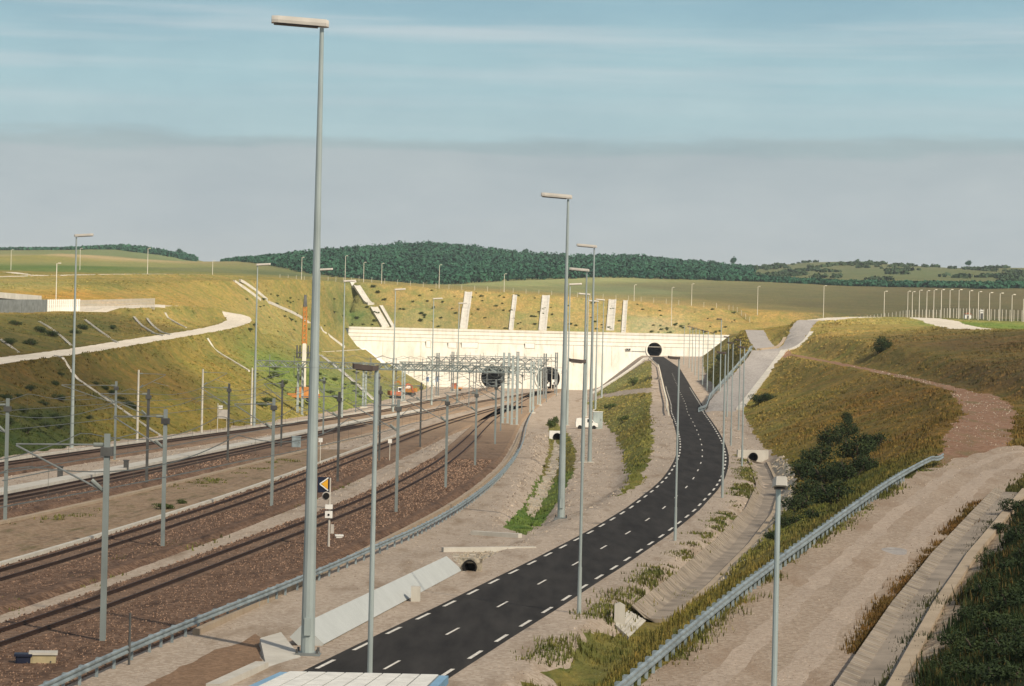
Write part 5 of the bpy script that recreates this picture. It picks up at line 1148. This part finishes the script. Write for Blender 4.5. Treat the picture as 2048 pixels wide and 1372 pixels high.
for px, py, w, l in [(1672, 638, 1.6, 'a')][:0]: pass
# small sheds far right on the plateau edge
for px, py, Y, w, hh, m, l in [(1935, 646, 640, 1.5, 1.2, 'red', 'small red and white hut behind the row of lamp posts on the right'), (1962, 647, 640, .7, 2.0, 'white', 'narrow white hut behind the row of lamp posts on the right')]:
    p = W(px, py, Y); r = empty('hut', (p[0], Y, h(p[0], Y)), label=l, cat='hut')
    b = MB(); b.box((-w / 2, -.8, -.5), (w / 2, .8, hh)); b.ob('wall', MAT['white'], r); b = MB(); b.prism([(-w / 2 - .2, hh), (0, hh + .4), (w / 2 + .2, hh)], -1, 1); b.ob('roof', MAT[m], r)
    b = MB(); b.box((-.3, -.84, -.4), (.3, -.79, hh * .75)); b.ob('door', MAT['steel_dark'], r)

# ------------------------------------------------------------------ shrubs and trees made of leaf faces
def leaf_mesh(name, rx, ry, rz_, n, size, mats, lumps=7, seed=0, low=.0):
    R = np.random.default_rng(seed); mb = MB(); LC_ = R.normal(size=(lumps, 3)); LC_ /= np.linalg.norm(LC_, axis=1)[:, None]; LC_[:, 2] = abs(LC_[:, 2]) * .9
    LC_ *= R.uniform(.25, .72, (lumps, 1)); lr = R.uniform(.28, .5, lumps)
    for i in range(n):
        k = R.integers(lumps); d = R.normal(size=3); d /= np.linalg.norm(d); p = LC_[k] + d * lr[k] * R.uniform(.55, 1.05); p = np.array([p[0] * rx, p[1] * ry, (p[2] * .85 + .28) * rz_])
        if p[2] < low: p[2] = low + abs(p[2]) * .2
        u = R.normal(size=3); u /= np.linalg.norm(u); v = np.cross(u, d + R.normal(size=3) * .4); v /= np.linalg.norm(v) + 1e-9; s = size * R.uniform(.6, 1.3)
        mb.add([p - u * s, p + v * s * .55, p + u * s, p - v * s * .55], [(0, 1, 2, 3)])
    me = bpy.data.meshes.new(name); me.from_pydata(mb.v, [], mb.f); me.materials.append(mats); me.update(); return me
def stems_mesh(name, rx, rz_, seed, r0=.05):
    R = np.random.default_rng(seed); mb = MB()
    for i in range(5): a = R.uniform(0, 6.28); mb.tube((0, 0, -.3), (math.cos(a) * rx * .5, math.sin(a) * rx * .5, rz_ * R.uniform(.5, .8)), r0, r0 * .4, 5)
    me = bpy.data.meshes.new(name); me.from_pydata(mb.v, [], mb.f); me.materials.append(MAT['bark']); me.update(); return me
SH = [(leaf_mesh('foliage', 1, 1, 1, 1500, .055, MAT['leaf'], 9, s), stems_mesh('stems', 1, 1, s)) for s in range(4)]
SH2 = [(leaf_mesh('foliage', 1, 1, 1, 900, .07, MAT['leaf2'], 8, 10 + s), stems_mesh('stems', 1, 1, 10 + s)) for s in range(3)]
def shrub(x, y, w, hh, label, group, bank=SH, i=None, d=None):
    i = random.randrange(len(bank)) if i is None else i; r = empty('shrub', (x, y, h(x, y) - .05), random.uniform(0, 6.28), label=label, cat='shrub', group=group); r.scale = (w / 1.6, (d or w) / 1.6, hh / 1.1)
    for nm, me in zip(('foliage', 'stems'), bank[i]): o = bpy.data.objects.new(nm, me); COL.objects.link(o); o.parent = r
    return r
# the big dark thicket on the right slope
for i, (px, py, w, hh, pos) in enumerate([(1610, 945, 3.6, 2.6, 'lower left end'), (1640, 915, 3.4, 3.0, 'left middle'), (1665, 880, 3.2, 2.8, 'upper left'), (1695, 862, 2.4, 2.6, 'topmost tip'), (1715, 905, 3.6, 3.0, 'centre'), (1750, 885, 2.8, 2.4, 'right end'),
                                          (1660, 955, 3.8, 2.6, 'lower middle'), (1702, 945, 3.4, 2.4, 'lower right'), (1625, 985, 3.2, 2.2, 'bottom, near the guardrail'), (1672, 995, 3.0, 2.0, 'bottom right, near the guardrail'), (1735, 930, 2.4, 1.9, 'right lower edge'), (1598, 1010, 2.6, 1.8, 'bottom left tail'), (1580, 1040, 1.9, 1.1, 'small outlier below the left tail'), (1552, 1068, 1.7, .9, 'farthest outlier toward the roadside channel'), (1632, 1030, 2.3, 1.2, 'low strip just above the guardrail'), (1694, 838, 1.5, 2.2, 'thin spike above the topmost tip')]):
    p = hit(px, py + 12); shrub(p[0], p[1], w, hh * .8, 'dark green bush of the right slope thicket, ' + pos, 'thicket on the right slope')
for i, (px, py, w, hh, l) in enumerate([(1524, 800, 3.6, 2.0, 'dark bush at the right edge of the lower grey ramp'), (1536, 797, 2.6, 1.8, 'second dark bush touching the one right of the lower grey ramp'), (1768, 692, 3.4, 2.2, 'dark bush alone high on the right slope'), (1757, 700, 2.4, 1.6, 'small dark bush joined to the lone one high on the right slope'),
        (1440, 715, 2.6, 2.6, 'green bush on the knoll between the road and the lower ramp'), (1268, 765, 3.0, 2.6, 'green bush on the grass wedge below the road tunnel'), (1104, 850, 2.2, 2.0, 'green bush left of the mast at the head of the ditch'), (1112, 842, 1.6, 1.8, 'small green bush next to the white headwall'), (1220, 812, 2.6, 1.6, 'green bush on top of the grass bank near the van'),
        (1248, 838, 2.4, 1.4, 'green bush midway on the grass bank left of the road'), (330, 1013, 1.6, .7, 'low green bush by the second catenary mast between the tracks'), (362, 1002, 1.0, .5, 'tiny green bush right of the low bush between the tracks')]):
    p = hit(px, py + 6); shrub(p[0], p[1], w, hh, l, 'single bushes', SH if py < 805 and px > 1400 else SH2)
k = 0
for px, py, w, hh in [(2030, 1020, 2.2, 1.5), (2040, 1080, 2.6, 1.8), (1985, 1120, 1.9, 1.2), (2035, 1150, 2.4, 1.7), (1980, 1185, 2.0, 1.4), (2030, 1220, 2.4, 1.7), (1945, 1240, 1.9, 1.3), (1995, 1265, 2.2, 1.6), (1920, 1290, 1.8, 1.2), (1965, 1310, 2.2, 1.5), (2030, 1310, 2.6, 1.7), (1890, 1335, 1.6, 1.1), (1940, 1360, 2.0, 1.3), (2010, 1365, 2.4, 1.5), (2045, 1270, 1.8, 1.3), (2000, 1055, 1.5, .9), (2062, 1120, 2.2, 1.6), (2075, 1200, 2.4, 1.7), (2080, 1330, 2.4, 1.7)]:
    p = hit(min(px, 2046), py + 8); x = p[0] + (px - min(px, 2046)) / F * p[1]; k += 1
    shrub(x, p[1], w * .75, hh * .62, 'dark bush on the near right bank beside the gravel track', 'bushes covering the near right bank')
for i, (px, py, w) in enumerate([(35, 795, 1.4), (60, 780, 1.8), (85, 810, 1.5), (45, 825, 1.6), (75, 840, 1.7), (110, 770, 1.6), (118, 800, 2.0), (90, 855, 1.5), (112, 838, 1.8), (120, 858, 1.5), (20, 845, 1.6), (55, 865, 1.7), (15, 800, 2.2), (178, 838, 1.2), (210, 780, 1.5), (225, 788, 1.6), (255, 812, 1.9), (268, 818, 1.7), (288, 840, 1.6), (240, 800, 1.5), (190, 770, 1.3), (120, 750, 1.2),
        (80, 665, 2.6), (60, 690, 2.4), (100, 672, 2.8), (165, 660, 2.6), (150, 668, 2.2), (30, 650, 2.2), (20, 690, 2.6), (225, 658, 2.0)]):
    p = hit(px, py); shrub(p[0], p[1], w, w * .5, 'small dark bush on the left grass slope ' + ('above' if py < 700 else 'below') + ' the pale track', 'small bushes on the left slope ' + ('above' if py < 700 else 'below') + ' the track', SH)
R = np.random.default_rng(5); n = 0
for i in range(120):
    px, t = R.uniform(700, 1470), R.uniform(0, 1) ** 1.3
    yt = np.interp(px, [700, 870, 1000, 1260, 1455], [562, 577, 586, 603, 618]) + 4; yb = np.interp(px, [700, 1455], [652, 669])
    p = hit(px, yb + (yt - yb) * t); w = R.uniform(.8, 1.9) * (1.4 if px < 860 else 1)
    shrub(p[0], p[1], w, w * .55, 'small green bush dotted on the ochre bank above the portal wall', 'small bushes on the bank above the portal', SH2)
R = np.random.default_rng(8)
for i in range(34):
    px, py = R.uniform(490, 690), R.uniform(585, 665)
    p = hit(px, py); w = R.uniform(.8, 2.2); shrub(p[0], p[1], w, w * .5, 'small green bush on the upper left slope behind the thick mast', 'small bushes on the upper left slope', SH2)
R = np.random.default_rng(6)
for i in range(26):
    px, py = R.uniform(520, 740), R.uniform(735, 815)
    p = hit(px, py); w = R.uniform(1.2, 3.0); shrub(p[0], p[1], w, w * .45, 'low green bush on the green foot of the left slope before the portal', 'low bushes at the foot of the left slope', SH2)

# ------------------------------------------------------------------ grass tufts, verge weeds, loose stones
def scatter(name, n, u0, u1, y0, y1, keep, maker, mat, attr=True, seed=1):
    R = np.random.default_rng(seed); y = np.exp(R.uniform(math.log(y0), math.log(y1), n)); x = R.uniform(u0, u1, n) * (y + 6)
    zz = zone_of(x, y); m = np.array([keep(a) for a in range(-1, len(Z) + 1)])[zz + 1]; x, y, zz = x[m], y[m], zz[m]
    k = ((y < 973) | (y > 983)) & ((fbm(x, y, .18, 3) > -.12) | (y > 140)); x, y = x[k], y[k]; z = H(x, y); V, Fc, own = maker(x, y, z, R)
    me = bpy.data.meshes.new(name); me.from_pydata(V.tolist(), [], Fc.tolist()); me.materials.append(mat)
    if attr:
        c = tint(x, y, z) * R.uniform(.8, 1.4, (len(x), 1)); c = np.column_stack([c, np.ones(len(x))])[own]
        at = me.attributes.new('tint', 'FLOAT_COLOR', 'POINT'); at.data.foreach_set('color', c.ravel().astype(np.float32))
    o = bpy.data.objects.new(name, me); COL.objects.link(o); o['kind'] = 'stuff'; return o
def tufts(x, y, z, R, tall=1.0):
    n = len(x); nb = 5; V = np.zeros((n, nb, 4, 3)); hh = tall * R.uniform(.06, .2, n) * np.clip(1.3 - y / 500, .8, 1.2); hh *= np.clip(1 + 1.8 * fbm(x, y, .12, 3), .4, 2)
    for b in range(nb):
        a = R.uniform(0, 6.28, n); w = R.uniform(.02, .055, n) * np.clip(y / 100, .7, 4.0); lean = R.normal(0, .25, (n, 2)) * hh[:, None]
        cx, cy = np.cos(a) * w, np.sin(a) * w; ox, oy = R.normal(0, .2, n), R.normal(0, .2, n)
        for q, (s, top) in enumerate(((-1, 0), (1, 0), (.15, 1), (-.15, 1))):
            V[:, b, q, 0] = x + ox + s * cx + top * lean[:, 0]; V[:, b, q, 1] = y + oy + s * cy + top * lean[:, 1]; V[:, b, q, 2] = z - .12 + top * (hh * (1 if b else .7) + .12)
    Fc = np.arange(n * nb * 4).reshape(-1, 4); return V.reshape(-1, 3), Fc, np.repeat(np.arange(n), nb * 4)
GR_ = {i + 1 for i, z in enumerate(Z) if z[1] == 'grass'} | {0}
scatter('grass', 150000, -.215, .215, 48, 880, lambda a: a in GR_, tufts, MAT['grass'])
def stones(x, y, z, R, k=1.0):
    n = len(x); s = k * R.uniform(.05, .22, n) * np.clip(y / 180, .7, 2); a = R.uniform(0, 6.28, n); V = np.zeros((n, 5, 3))
    for q in range(4): V[:, q] = np.column_stack([x + s * np.cos(a + q * 1.57) * R.uniform(.6, 1.1, n), y + s * np.sin(a + q * 1.57) * R.uniform(.6, 1.1, n), z - .04 + 0 * s])
    V[:, 4] = np.column_stack([x + s * .2, y, z + s * .7]); b = np.arange(n) * 5
    return V.reshape(-1, 3), np.concatenate([np.column_stack([b + q, b + (q + 1) % 4, b + 4]) for q in range(4)]), None
RB_ = {i + 1 for i, z in enumerate(Z) if z[1] == 'rubble'}
scatter('loose_stones', 90000, -.215, .215, 48, 330, lambda a: a in RB_, stones, simple('stone', (.36, .30, .22), .9, var=.5, scale=2.0), attr=False, seed=3)
GV_ = {i + 1 for i, z in enumerate(Z) if z[1] in ('gravel', 'track_gravel', 'worn', 'red_earth')}
scatter('gravel_stones', 46000, -.215, .215, 48, 420, lambda a: a in GV_, lambda x, y, z, R: stones(x, y, z - .03, R, .6), simple('gravel_stone', (.25, .20, .155), .9, var=.5, scale=2.0), attr=False, seed=4)
scatter('gravel_stones', 40000, -.215, .215, 48, 420, lambda a: a in GV_, lambda x, y, z, R: stones(x, y, z - .03, R, .55), simple('gravel_stone_pale', (.50, .41, .31), .9, var=.3, scale=2.0), attr=False, seed=9)
def weeds(x, y, z, R):
    m = fbm(x, y, .22, 3) > .22; return tufts(x[m], y[m], z[m], R)
def along_weeds(name, line, wd, n, seed, dens=.0, colr=(.16, .15, .05)):
    R = np.random.default_rng(seed); p = resample(line, .5); i = R.integers(0, len(p), n); x = p[i, 0] + R.normal(0, wd, n); y = p[i, 1] + R.normal(0, wd * 1.5, n)
    m = fbm(x, y, .3, 3) > dens; x, y = x[m], y[m]; z = H(x, y); V, Fc, own = tufts(x, y, z, R); me = bpy.data.meshes.new(name); me.from_pydata(V.tolist(), [], Fc.tolist()); me.materials.append(MAT['grass'])
    c = np.array(colr) * R.uniform(.6, 1.5, (len(x), 1)) * np.array([1, 1, 1]); at = me.attributes.new('tint', 'FLOAT_COLOR', 'POINT'); at.data.foreach_set('color', np.column_stack([c, np.ones(len(x))])[own].ravel().astype(np.float32))
    o = bpy.data.objects.new(name, me); COL.objects.link(o); o['kind'] = 'stuff'
dl = [(np.interp(y, DL[:, 1], DL[:, 0]) - 1.5, y) for y in range(104, 290, 4)]
along_weeds('verge_weeds', dl, .5, 2200, 11, .05)
along_weeds('verge_weeds', [(gy(y, 0) + 5.9, y) for y in range(46, 150, 4)], .22, 5200, 12, -.2, (.17, .095, .035))
along_weeds('verge_weeds', [(gy(y, 0) - .3, y) for y in range(46, 182, 4)], .35, 2600, 13, .0)
def dark_growth():
    R = np.random.default_rng(41); n = 34000; y = np.exp(R.uniform(math.log(62), math.log(150), n)); x = np.interp(y, GUARD[:, 1], GUARD[:, 0]) + R.uniform(8.8, 17, n)
    m = (x < .215 * (y + 6)) & (fbm(x, y, .35, 3) + (x - np.interp(y, GUARD[:, 1], GUARD[:, 0]) - 9.3) * .4 > 0); x, y = x[m], y[m]; z = H(x, y); V, Fc, own = tufts(x, y, z, R, 1.9)
    me = bpy.data.meshes.new('dark_undergrowth'); me.from_pydata(V.tolist(), [], Fc.tolist()); me.materials.append(MAT['grass']); c = np.where(R.uniform(0, 1, (len(x), 1)) < .8, np.array([[.035, .048, .022]]), np.array([[.11, .075, .03]])) * R.uniform(.6, 1.6, (len(x), 1))
    at = me.attributes.new('tint', 'FLOAT_COLOR', 'POINT'); at.data.foreach_set('color', np.column_stack([c, np.ones(len(x))])[own].ravel().astype(np.float32)); o = bpy.data.objects.new('dark_undergrowth', me); COL.objects.link(o); o['kind'] = 'stuff'
dark_growth()
along_weeds('track_weeds', side('B', 3.6, 0, 70, 260), .7, 1800, 14, .12)
along_weeds('track_weeds', side('C', 8.5, 0, 150, 300), .8, 900, 15, .15)

# loose ballast: real stones over the near beds
def ballast_stones():
    R = np.random.default_rng(31); X = []; 
    for k, l, r_, n in (('A', -2.1, 5.9, 26000), ('B', -1.9, 4.6, 15000), ('C', 2.0, 5.2, 6000)):
        p = CL[k]; y = np.exp(R.uniform(math.log(62), math.log(300), n)); i = np.clip(np.searchsorted(p[:, 1], y), 1, len(p) - 2)
        d = p[i + 1, :2] - p[i - 1, :2]; d /= np.linalg.norm(d, axis=1)[:, None]; o = R.uniform(l, r_, n); ok = np.minimum(abs(o - .75), abs(o + .75)) > .13; x0 = np.interp(y, p[:, 1], p[:, 0])
        z = np.where((o > r_ - .9), .24 - (o - r_ + .9) * .35, .24); X.append(np.column_stack([x0 + d[:, 1] * o, y - d[:, 0] * o, z])[ok])
    X = np.vstack(X)
    for nm, m, sel in (('ballast_stones', simple('ballast_stone_dark', (.085, .048, .03), .9, var=.4, scale=3), slice(0, None, 2)), ('ballast_stones', simple('ballast_stone_pale', (.30, .19, .125), .9, var=.45, scale=3), slice(1, None, 2))):
        q = X[sel]; V, Fc, _ = stones(q[:, 0], q[:, 1], q[:, 2], R, .55); me = bpy.data.meshes.new(nm); me.from_pydata(V.tolist(), [], Fc.tolist()); me.materials.append(m)
        o = bpy.data.objects.new(nm, me); COL.objects.link(o); o['kind'] = 'stuff'
ballast_stones()

# ------------------------------------------------------------------ woods on the hills
def crown_cloud(name, P, S, leaves, seed, mat, size=.34):
    """many tree crowns: each a lumpy cluster of leaf sized faces on a trunk"""
    R = np.random.default_rng(seed); n = len(P); tot = n * leaves
    d = R.normal(size=(n, leaves, 3)); d /= np.linalg.norm(d, axis=2)[..., None]; d[..., 2] = np.abs(d[..., 2]) * 1.1 - .25
    lob = R.normal(size=(n, 5, 3)); lob /= np.linalg.norm(lob, axis=2)[..., None]; li = R.integers(0, 5, (n, leaves)); L = lob[np.arange(n)[:, None], li] * np.array([.5, .5, .35])
    c = (L + d * R.uniform(.45, .75, (n, leaves, 1))) * S[:, None, :] + P[:, None, :]
    u = R.normal(size=(n, leaves, 3)); nn = d + R.normal(0, .35, size=(n, leaves, 3)); u = np.cross(u, nn); u /= np.linalg.norm(u, axis=2)[..., None]; v = np.cross(nn, u); v /= np.linalg.norm(v, axis=2)[..., None]
    s = (S[:, None, :1] * size * R.uniform(.6, 1.3, (n, leaves, 1)))
    V = np.stack([c - u * s, c - v * s * .8, c + u * s, c + v * s * .8], axis=2).reshape(-1, 3)
    me = bpy.data.meshes.new(name); me.from_pydata(V.tolist(), [], np.arange(tot * 4).reshape(-1, 4).tolist()); me.materials.append(mat); me.update()
    o = bpy.data.objects.new(name, me); COL.objects.link(o); o['kind'] = 'stuff'; return o
R = np.random.default_rng(21)
def wood_points(n, px0, px1, f0, f1):
    px = R.uniform(px0, px1, n); t = R.uniform(0, 1, n); Y0 = np.interp((px - 1024) / F * 1720, FAR2[:, 0], FAR2[:, 1]); 
    Y = Y0 + (2640 - Y0) * (f0(px) + (f1(px) - f0(px)) * t); x = (px - 1024) / F * Y; return px, x, Y
PX = [430, 470, 520, 1400, 1470, 1560]
px, x, Y = wood_points(13000, 445, 1500, lambda p: np.interp(p, [430, 500, 600], [.6, .25, 0.0]), lambda p: np.interp(p, [430, 1380, 1500], [1.0, 1.0, .8]))
w0 = R.uniform(2.2, 4.6, len(x)); S = np.column_stack([w0, w0 * R.uniform(.9, 1.1, len(x)), w0 * R.uniform(.9, 1.45, len(x)) * np.interp(px, [445, 500, 640, 1100, 1380, 1500], [.35, .5, 1.1, 1.1, .9, .5])])
crown_cloud('forest', np.column_stack([x, Y, H(x, Y) + S[:, 2] * .55]), S, 34, 1, MAT['leaf_far'], .27)
# thin belt of wood along the left skyline
px, x, Y = wood_points(900, -60, 385, lambda p: np.interp(p, [0, 180, 250, 385], [.93, .93, .86, .80]), lambda p: p * 0 + 1.0)
S = np.column_stack([R.uniform(3.2, 6, len(x)), R.uniform(3.2, 6, len(x)), R.uniform(2.6, 5.0, len(x)) * np.interp(px, [0, 100, 180, 260, 385], [.4, .4, .6, .9, .7])])
crown_cloud('distant_wood', np.column_stack([x, Y, H(x, Y) + S[:, 2] * .4]), S, 34, 2, MAT['leaf_far'])
# hedge belt at the far edge of the right field
px, x, Y = wood_points(1500, 1480, 2075, lambda p: p * 0 + 0.0, lambda p: np.interp(p, [1480, 1560, 1800, 2050], [.16, .05, .04, .06]))
S = np.column_stack([R.uniform(2.5, 4.5, len(x)), R.uniform(2.5, 4.5, len(x)), R.uniform(1.3, 2.6, len(x))])
crown_cloud('hedge_belt', np.column_stack([x, Y, H(x, Y) + S[:, 2] * .5]), S, 34, 3, MAT['leaf_far'])
# scrub scattered on the right hill: clumps
pc = []
for _ in range(44):
    a, b = R.uniform(1490, 2060), R.uniform(.12, .98); m = R.integers(3, 16)
    pc += [(a + R.normal(0, 16), b + R.normal(0, .018)) for _ in range(m)]
pc = np.array(pc); Y0 = np.interp((pc[:, 0] - 1024) / F * 1720, FAR2[:, 0], FAR2[:, 1]); Y = Y0 + (2640 - Y0) * np.clip(pc[:, 1], .1, 1.0); x = (pc[:, 0] - 1024) / F * Y
S = np.column_stack([R.uniform(2.2, 4.5, len(x)), R.uniform(2.2, 4.5, len(x)), R.uniform(1.0, 2.4, len(x))])
crown_cloud('hill_scrub', np.column_stack([x, Y, H(x, Y) + S[:, 2] * .45]), S, 34, 4, MAT['leaf_scrub'])
# a few trees that stand out against the sky
for px, py, hh, l in [(1050, 505, 9, 'lone round tree standing out on the skyline right of the wooded hilltop'), (1467, 522, 8, 'dark tree standing out where the wood meets the grassy hill'), (1938, 531, 6, 'small dark tree on the skyline of the right hill'), (358, 508, 8, 'round dark tree at the end of the left skyline wood')]:
    Y = 2560; p = W(px, py, Y); zt = h(p[0], Y); r = empty('tree', (p[0], Y, zt), label=l, cat='tree'); hh = max(hh, p[2] - zt + 5)
    b = MB(); b.tube((0, 0, -1), (0, 0, hh * .6), .4, .2, 7); b.tube((0, 0, hh * .35), (1.2, .4, hh * .7), .18, .08, 6); b.tube((0, 0, hh * .4), (-1.3, -.2, hh * .72), .18, .08, 6); b.ob('trunk', MAT['bark'], r)
    me = leaf_mesh('crown', 4.2, 4.2, hh * .62, 700, .55, MAT['leaf_far'], 9, int(px)); o = bpy.data.objects.new('crown', me); COL.objects.link(o); o.location = (0, 0, hh * .38); o.parent = r

# ------------------------------------------------------------------ a thin cloud high behind the camera, its soft shade lies over the near half of the cutting
def cloud():
    m = bpy.data.materials.new('thin_cloud'); m.use_nodes = True; t = m.node_tree; t.nodes.clear()
    o = t.nodes.new('ShaderNodeOutputMaterial'); tr = t.nodes.new('ShaderNodeBsdfTransparent'); df = t.nodes.new('ShaderNodeBsdfDiffuse'); df.inputs[0].default_value = (.9, .9, .9, 1)
    mx = t.nodes.new('ShaderNodeMixShader'); tc = t.nodes.new('ShaderNodeTexCoord'); ln = t.nodes.new('ShaderNodeVectorMath'); ln.operation = 'LENGTH'
    mpn = t.nodes.new('ShaderNodeMapping'); mpn.inputs['Scale'].default_value = (1, 1, 0); t.links.new(tc.outputs['Object'], mpn.inputs[0]); t.links.new(mpn.outputs[0], ln.inputs[0])
    nz = noise(t, tc.outputs['Object'], 2.2, 5)
    r = math_node(t, 'ADD', ln.outputs['Value'], math_node(t, 'MULTIPLY', math_node(t, 'SUBTRACT', nz, .5), .35))
    t.links.new(ramp(t, r, [(.66, (.22, .22, .22, 1)), (.96, (0, 0, 0, 1))], 'EASE'), mx.inputs[0])
    t.links.new(tr.outputs[0], mx.inputs[1]); t.links.new(df.outputs[0], mx.inputs[2]); t.links.new(mx.outputs[0], o.inputs[0])
    bm = bmesh.new(); bmesh.ops.create_icosphere(bm, subdivisions=5, radius=1.0)
    for v in bm.verts: v.co *= 1 + .10 * float(fbm(np.array([v.co.x * 3 + v.co.z]), np.array([v.co.y * 3 - v.co.z]), 1.0, 4)[0])
    me = bpy.data.meshes.new('cloud'); bm.to_mesh(me); bm.free(); me.materials.append(m)
    ob = bpy.data.objects.new('cloud', me); COL.objects.link(ob); ob['kind'] = 'structure'
    k = 600 / tosun.z; ob.location = Vector((0, 60, 0)) + tosun * k; ob.scale = (620, 480, 28)
cloud()

# ------------------------------------------------------------------ the air itself
def haze():
    m = bpy.data.materials.new('haze'); m.use_nodes = True; t = m.node_tree; t.nodes.clear()
    o = t.nodes.new('ShaderNodeOutputMaterial'); v = t.nodes.new('ShaderNodeVolumePrincipled'); v.inputs['Color'].default_value = (.80, .88, .95, 1); v.inputs['Density'].default_value = .00006
    t.links.new(v.outputs[0], o.inputs['Volume'])
    b = MB(); b.box((-2400, -60, -8), (2400, 9300, 260)); ob = b.ob('haze', m); ob['kind'] = 'stuff'
haze()
